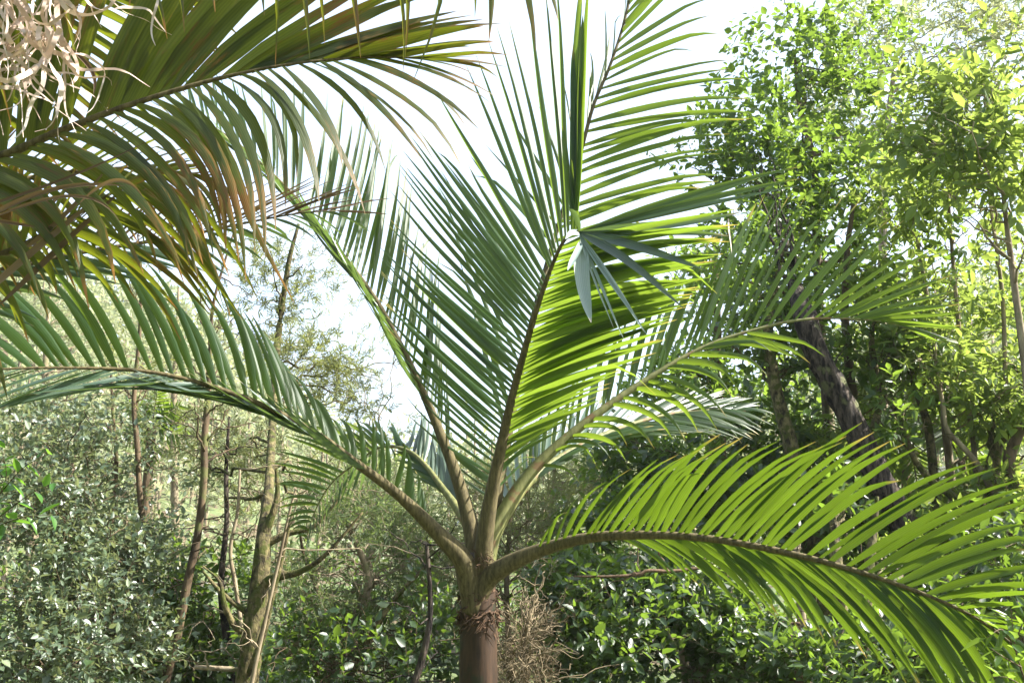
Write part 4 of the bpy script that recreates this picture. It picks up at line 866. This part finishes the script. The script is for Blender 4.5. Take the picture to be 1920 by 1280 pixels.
tree('shrub', 'light green shrub in the sun behind the tip of the glowing frond', 'shrub',
     [(1800, 1250, 8.8, 8), (1790, 1100, 8.8, 6), (1800, 1000, 8.8, 3)], 146, M_BARK,
     blobs=[(1620, 1010, 9, 80, 60, .6), (1720, 1020, 8.8, 90, 60, .6), (1830, 1020, 8.8, 90, 60, .6), (1560, 880, 9.2, 60, 60, .5), (1900, 950, 8.8, 70, 80, .6)],
     leaf=M_L_BRIGHT, n=6000, L=.085, ratio=.45, limbs=16, gap=-.2, gs=3)
# taller woodland behind, on both sides
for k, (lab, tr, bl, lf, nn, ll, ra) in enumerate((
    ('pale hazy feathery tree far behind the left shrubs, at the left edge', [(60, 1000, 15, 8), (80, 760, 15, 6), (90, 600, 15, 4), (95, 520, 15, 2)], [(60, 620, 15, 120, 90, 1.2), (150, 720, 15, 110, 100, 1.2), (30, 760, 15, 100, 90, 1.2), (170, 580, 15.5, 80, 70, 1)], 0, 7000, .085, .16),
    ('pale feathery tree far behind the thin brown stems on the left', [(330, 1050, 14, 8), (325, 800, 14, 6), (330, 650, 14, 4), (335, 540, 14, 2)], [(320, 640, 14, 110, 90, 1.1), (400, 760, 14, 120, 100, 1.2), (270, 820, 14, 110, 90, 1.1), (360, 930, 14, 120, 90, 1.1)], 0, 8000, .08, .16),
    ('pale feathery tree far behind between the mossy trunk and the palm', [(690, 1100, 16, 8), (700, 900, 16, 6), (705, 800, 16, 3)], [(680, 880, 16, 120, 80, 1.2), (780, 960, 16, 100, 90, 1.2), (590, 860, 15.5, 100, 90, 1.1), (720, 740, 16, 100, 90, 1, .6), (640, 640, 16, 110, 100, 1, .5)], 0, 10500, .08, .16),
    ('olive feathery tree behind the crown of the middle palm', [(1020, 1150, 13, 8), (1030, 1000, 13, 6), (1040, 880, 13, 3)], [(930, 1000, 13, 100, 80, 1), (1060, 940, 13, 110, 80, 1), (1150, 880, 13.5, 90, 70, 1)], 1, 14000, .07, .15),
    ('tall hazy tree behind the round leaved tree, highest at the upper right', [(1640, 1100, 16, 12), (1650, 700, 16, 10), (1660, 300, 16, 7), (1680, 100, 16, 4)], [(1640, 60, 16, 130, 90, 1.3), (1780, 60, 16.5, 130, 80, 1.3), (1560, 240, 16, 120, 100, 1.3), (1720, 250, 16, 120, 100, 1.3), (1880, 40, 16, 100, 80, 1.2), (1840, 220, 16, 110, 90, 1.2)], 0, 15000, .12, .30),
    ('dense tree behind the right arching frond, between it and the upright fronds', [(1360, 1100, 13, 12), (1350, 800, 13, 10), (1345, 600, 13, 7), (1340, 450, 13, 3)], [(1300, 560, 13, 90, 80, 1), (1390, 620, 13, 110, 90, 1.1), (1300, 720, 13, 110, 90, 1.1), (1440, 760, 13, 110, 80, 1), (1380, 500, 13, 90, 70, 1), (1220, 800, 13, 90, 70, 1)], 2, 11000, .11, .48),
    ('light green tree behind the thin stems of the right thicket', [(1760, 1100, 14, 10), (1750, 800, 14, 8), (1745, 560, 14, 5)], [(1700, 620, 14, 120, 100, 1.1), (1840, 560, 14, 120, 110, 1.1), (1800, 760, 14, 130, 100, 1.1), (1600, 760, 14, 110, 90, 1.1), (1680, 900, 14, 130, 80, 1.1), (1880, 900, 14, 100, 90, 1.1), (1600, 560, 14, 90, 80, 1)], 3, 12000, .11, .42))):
    tree('tree', lab, 'tree', tr, 200 + k, M_BARK_PALE if k < 5 else M_BARK, blobs=bl, leaf=(M_L_FAR_HAZED, M_L_FEATHER, M_L_ROUND, M_L_BRIGHT)[lf], n=nn, L=ll, ratio=ra, per=20 if ra < .2 else 9, twig=.32, limbs=24, gap=-.05, gs=1.6, up=.3 if ra < .2 else .6,
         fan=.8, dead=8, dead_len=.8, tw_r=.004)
# twin trunk, pale trunk, posts
t = tree('tree', 'twin trunk of two smooth olive stems joined at the base, below the glowing frond', 'tree',
     [(1583, 1300, 7.2, 18), (1580, 1240, 7.2, 17), (1575, 1180, 7.2, 15), (1570, 1080, 7.3, 12), (1560, 960, 7.5, 8), (1550, 900, 7.6, 4)], 150, M_BARK_MOSS, blobs=[(1560, 930, 7.6, 50, 40, .4)], leaf=M_L_DARK, n=300, L=.08, ratio=.5, limbs=4, sides=16)
g = Geo(); q = trunk_pts([(1612, 1300, 7.15, 17), (1614, 1240, 7.15, 15), (1618, 1180, 7.2, 14), (1626, 1090, 7.3, 11), (1640, 980, 7.4, 6), (1645, 930, 7.4, 3)]); tube(g, q[:, :3], q[:, 3], 16, rough=.03, rng=rng_(5)); g.build('trunk', M_BARK_MOSS, t)
tree('tree', 'bleached sunlit trunk standing behind the square post', 'tree',
     [(1512, 1290, 8.2, 9), (1508, 1220, 8.2, 9), (1503, 1160, 8.2, 8.5), (1498, 1080, 8.3, 7), (1490, 1000, 8.4, 5)], 151, M_BARK_PALE, blobs=[(1490, 1000, 8.4, 60, 50, .4)], leaf=M_L_DARK, n=400, L=.08, ratio=.5, limbs=4)
tree('tree', 'mottled pale trunk half hidden in the dark shrubs left of the dead sticks', 'tree',
     [(1284, 1270, 8.8, 7), (1276, 1180, 8.8, 7), (1268, 1100, 8.8, 6), (1260, 1020, 8.9, 5)], 152, M_BARK_PALE, blobs=[(1262, 1010, 8.9, 60, 40, .4)], leaf=M_L_DARK, n=400, L=.08, ratio=.5, limbs=4)
def post(label, px, py, d, w_px, mat, seed, name='post', tilt=0.0):
    c = P(px, py, d); w = w_px * pxm(d) / 2; zg = float(gz(c[0], c[1])) - .1
    t = thing(name, label, 'post', (c[0], c[1], zg + .1)); rng = rng_(seed); g = Geo()
    # hewn post: eight-cornered section with chamfered top
    sec = np.array([(-1, -.8), (-.8, -1), (.8, -1), (1, -.8), (1, .8), (.8, 1), (-.8, 1), (-1, .8)]) * w
    zs = np.r_[np.linspace(zg, c[2] - .03, 10), c[2] - .006, c[2]]; sc = np.r_[np.ones(10), .97, .86]
    V = np.array([[(c[0] + x * s + tilt * (z - zg) + .002 * rng.normal(), c[1] + y * s + .002 * rng.normal(), z) for x, y in sec] for z, s in zip(zs, sc)])
    V = np.concatenate([V, V[-1:].mean(1, keepdims=True) + 0 * V[-1:]], 0)
    n = len(V); i = np.arange(n - 1)[:, None] * 8; j = np.arange(8)[None]; k = (j + 1) % 8
    g.add(V, np.stack([i + j, i + k, i + 8 + k, i + 8 + j], -1)); g.build('shaft', mat, t, smooth_=False)
    g = Geo(); tube(g, np.array([[c[0] + w * .5, c[1] - w * 1.0 - a, c[2] - .1] for a in (-.01, .006)]), .006, 8); g.build('nail', M_WOOD, t)
    return t
post('dark square wooden post with a flat top, below the glowing frond', 1484, 1190, 7.4, 26, M_WOOD, 160)
post('mossy green post half hidden behind the dead stick', 1440, 1160, 8.0, 20, bark_mat('moss_post', (0.07, 0.08, 0.015), (0.14, 0.15, 0.03), bump=.5), 161)
def stick(name, label, cat, pts, mat, seed, twigs=3):
    w = np.array([[*P(x, y, dd), r * pxm(dd)] for x, y, dd, r in pts]); q = catmull(w, 30)
    t = thing(name, label, cat, q[0, :3]); rng = rng_(seed); g = Geo(); tube(g, q[:, :3], q[:, 3], 8, rough=.06, rng=rng)
    g.build('stem', mat, t)
    for k in range(twigs):
        j = int(rng.integers(8, 26)); gg = Geo(); branch(gg, rng, q[j, :3], q[j, :3] + rng.normal(size=3) * [.25, .12, .2] + [0, 0, .1], q[j, 3] * .5, .0015, n=10, wig=.14, sides=5); gg.build('twig', mat, t)
stick('fallen_branch', 'brown dead branch propped against the square post, bare and nearly level', 'branch', [(1385, 1188, 7.7, 2.5), (1410, 1180, 7.6, 4), (1445, 1172, 7.5, 4), (1500, 1168, 7.4, 3)], M_WOOD, 170)
stick('fallen_branch', 'long thin branch lying across the dark shrubs under the glowing frond', 'branch', [(1075, 1080, 7.0, 1.5), (1150, 1080, 7.0, 2.5), (1200, 1076, 7.0, 3), (1215, 1069, 7.0, 3.2), (1260, 1070, 7.05, 3.2), (1330, 1062, 7.1, 3)], M_WOOD, 171)
stick('fallen_branch', 'pale dead stick slanting up through the dark shrubs', 'branch', [(1420, 1290, 7.2, 5), (1390, 1220, 7.3, 4), (1360, 1170, 7.4, 3), (1340, 1130, 7.5, 2)], M_BARK_PALE, 172, 6)
stick('fallen_log', 'grey log lying left of the mossy trunk in the low shrubs', 'log', [(365, 1250, 7.0, 3.5), (400, 1252, 7.0, 4.5), (448, 1254, 7.0, 4)], M_BARK_PALE, 173, 1)
stick('fallen_branch', 'splintered orange brown snag leaning right of the mossy trunk', 'branch', [(540, 1230, 7.6, 5), (570, 1190, 7.6, 6), (598, 1160, 7.6, 5), (612, 1142, 7.6, 2)], M_TWIG, 174, 2)

# small palms in the background
def small_palm(label, px, py, d, fr, n, w, mats, seed, group='small palms in the thicket', h_px=None):
    c = P(px, py, d); zg = float(gz(c[0], c[1]))
    t = thing('small_palm', label, 'palm', (c[0], c[1], zg), group)
    g = Geo(); q = catmull([[c[0], c[1], zg - .1, .07], [c[0], c[1], .5 * (zg + c[2]), .06], [c[0], c[1], c[2], .05]], 20); tube(g, q[:, :3], q[:, 3], 12); g.build('trunk', M_BARK, t)
    for k, (mx, my, ex, ey, dd, wide) in enumerate(fr):
        R_ = [(px, py, d), ((px + mx) / 2 + (mx - px) * .05, (py + my) / 2 - 4, d + dd * .3), (mx, my, d + dd * .6), (ex, ey, d + dd)]
        pr = []
        dx, dy = ex - px, ey - py; l = math.hypot(dx, dy); nx, ny = -dy / l, dx / l
        sd = []
        for s in (1, -1):
            pairs = []
            for f_, wd in ((.18, .5), (.45, 1), (.75, .85), (1, .35)):
                bx = px + (mx - px) * min(1, f_ / .6) if f_ < .6 else mx + (ex - mx) * (f_ - .6) / .4
                by = py + (my - py) * min(1, f_ / .6) if f_ < .6 else my + (ey - my) * (f_ - .6) / .4
                pairs.append((bx, by, bx + s * nx * wide * wd + dx / l * wide * .5, by + s * ny * wide * wd + dy / l * wide * .5 + wide * .3, d + dd * f_ - .1))
            sd.append(dict(pairs=pairs, n=n, w=w, roll=20, fold=22, jit=3, S=6))
        frond(t, R_, [.014, .010, .006, .003], sd, seed + k, mats=mats, rsides=5)
MP = [M_LEAF]
small_palm('shaded small palm with drooping dark fronds right of the leaning trunk', 1690, 800, 10.2, [(1640, 740, 1580, 850, -.3, 60), (1720, 760, 1790, 850, .2, 60), (1670, 830, 1640, 950, -.4, 55), (1710, 850, 1730, 970, -.4, 55), (1650, 780, 1600, 930, -.1, 60), (1700, 740, 1720, 700, .3, 50)], 26, .034, MP, 301)
small_palm('small palm with stiff spread fronds farthest right in the thicket', 1800, 860, 9.8, [(1770, 800, 1730, 790, -.2, 50), (1820, 800, 1850, 770, .2, 50), (1780, 880, 1740, 960, -.3, 55), (1840, 870, 1890, 900, -.2, 55), (1800, 800, 1790, 750, .2, 50)], 26, .030, MP, 321)
small_palm('yellow green small palm lit between the leaning trunk and the mossy one', 1560, 900, 9.9, [(1540, 830, 1500, 800, -.2, 50), (1575, 810, 1590, 770, .2, 50), (1540, 920, 1520, 1000, -.3, 45), (1590, 860, 1620, 900, -.2, 45)], 22, .030, [M_LEAF], 341)
small_palm('spiky small palm behind the thin forked stem on the left', 285, 800, 10.5, [(265, 770, 240, 750, 0, 34), (290, 765, 295, 735, 0, 34), (310, 775, 335, 760, 0, 34), (262, 805, 235, 815, 0, 34), (315, 805, 345, 820, 0, 34), (280, 830, 272, 860, 0, 30)], 12, .035, [M_LEAF], 361, group=None)

# near sprigs
def sprig(label, stems, leafs, seed, mat, L, ratio, name='sapling'):
    rng = rng_(seed); c = P(*stems[0][0]); zg = float(gz(c[0], c[1])); t = thing(name, label, 'plant', (c[0], c[1], zg))
    g = Geo(); lg = Geo()
    for k, st in enumerate(stems):
        q = catmull([P(*s) for s in st], 24)
        if k == 0: q = np.vstack([catmull([[c[0], c[1], zg - .05], [c[0], c[1], (zg + c[2]) / 2], q[0]], 16)[:-1], q])
        tube(g, q, np.linspace(.006 if k == 0 else .003, .0012, len(q)), 6)
        m = leafs; idx = np.linspace(len(q) - 20, len(q) - 1, m).astype(int)
        tg = norm(np.gradient(q, axis=0))[idx]; ax = norm(np.cross(tg, rng.normal(size=3))); ay = np.cross(tg, ax)
        a = np.arange(m)[:, None] * 2.6
        D = tg * .5 + ax * np.cos(a) + ay * np.sin(a) + rng.normal(size=(m, 3)) * .2
        blades(lg, rng, q[idx], D, L * (1 + .2 * rng.normal(size=m)), ratio, up=.75, bend=.25)
    g.build('stem', M_BARK, t); lg.build('leaves', [mat], t)
sprig('bright green leafy sapling poking in at the left edge', [[(-60, 1100, 4.2), (-20, 950, 4.2), (10, 840, 4.2)], [(-20, 950, 4.2), (40, 880, 4.1), (90, 850, 4.1)], [(-40, 1000, 4.2), (50, 930, 4.15), (100, 905, 4.1)], [(-30, 980, 4.2), (10, 900, 4.2), (5, 850, 4.1)], [(-40, 1000, 4.2), (40, 970, 4.1), (95, 965, 4.1)]], 8, 401, M_L_SPRIG, .085, .42)
sprig('pale green narrow leaved sapling in front of the glowing frond tip', [[(1930, 1300, 3.2), (1905, 1220, 3.2), (1895, 1140, 3.2)], [(1915, 1250, 3.2), (1880, 1230, 3.15), (1858, 1215, 3.1)], [(1905, 1220, 3.2), (1880, 1180, 3.15), (1850, 1195, 3.1)], [(1925, 1290, 3.2), (1890, 1270, 3.1), (1860, 1268, 3.1)], [(1905, 1200, 3.2), (1920, 1160, 3.2), (1930, 1130, 3.2)]], 8, 402, M_L_ROUND, .07, .28)
sprig('low sprig with two broad pale leaves at the bottom, below the twin trunk', [[(1690, 1330, 4.6), (1685, 1290, 4.6), (1675, 1265, 4.6)]], 5, 403, M_L_ROUND, .09, .45)

# ------------------------------------------------------------------ air
mt, nd, lk = nodes_of('air')
vol = nd.new('ShaderNodeVolumePrincipled')
vol.inputs['Color'].default_value = (0.96, 0.98, 1.0, 1)
vol.inputs['Density'].default_value = 0.0006
vol.inputs['Anisotropy'].default_value = 0.0
lk.new(vol.outputs[0], nd.new('ShaderNodeOutputMaterial').inputs['Volume'])
g = Geo(); (x0, x1), (y0, y1), (z0, z1) = (-156, 156), (-86, 176), (-2.0, 62)
v = [(x, y, z) for z in (z0, z1) for y in (y0, y1) for x in (x0, x1)]
g.add(v, [(0, 2, 3, 1), (4, 5, 7, 6), (0, 1, 5, 4), (2, 6, 7, 3), (0, 4, 6, 2), (1, 3, 7, 5)])
g.build('haze', mt, smooth_=False)['kind'] = 'stuff'
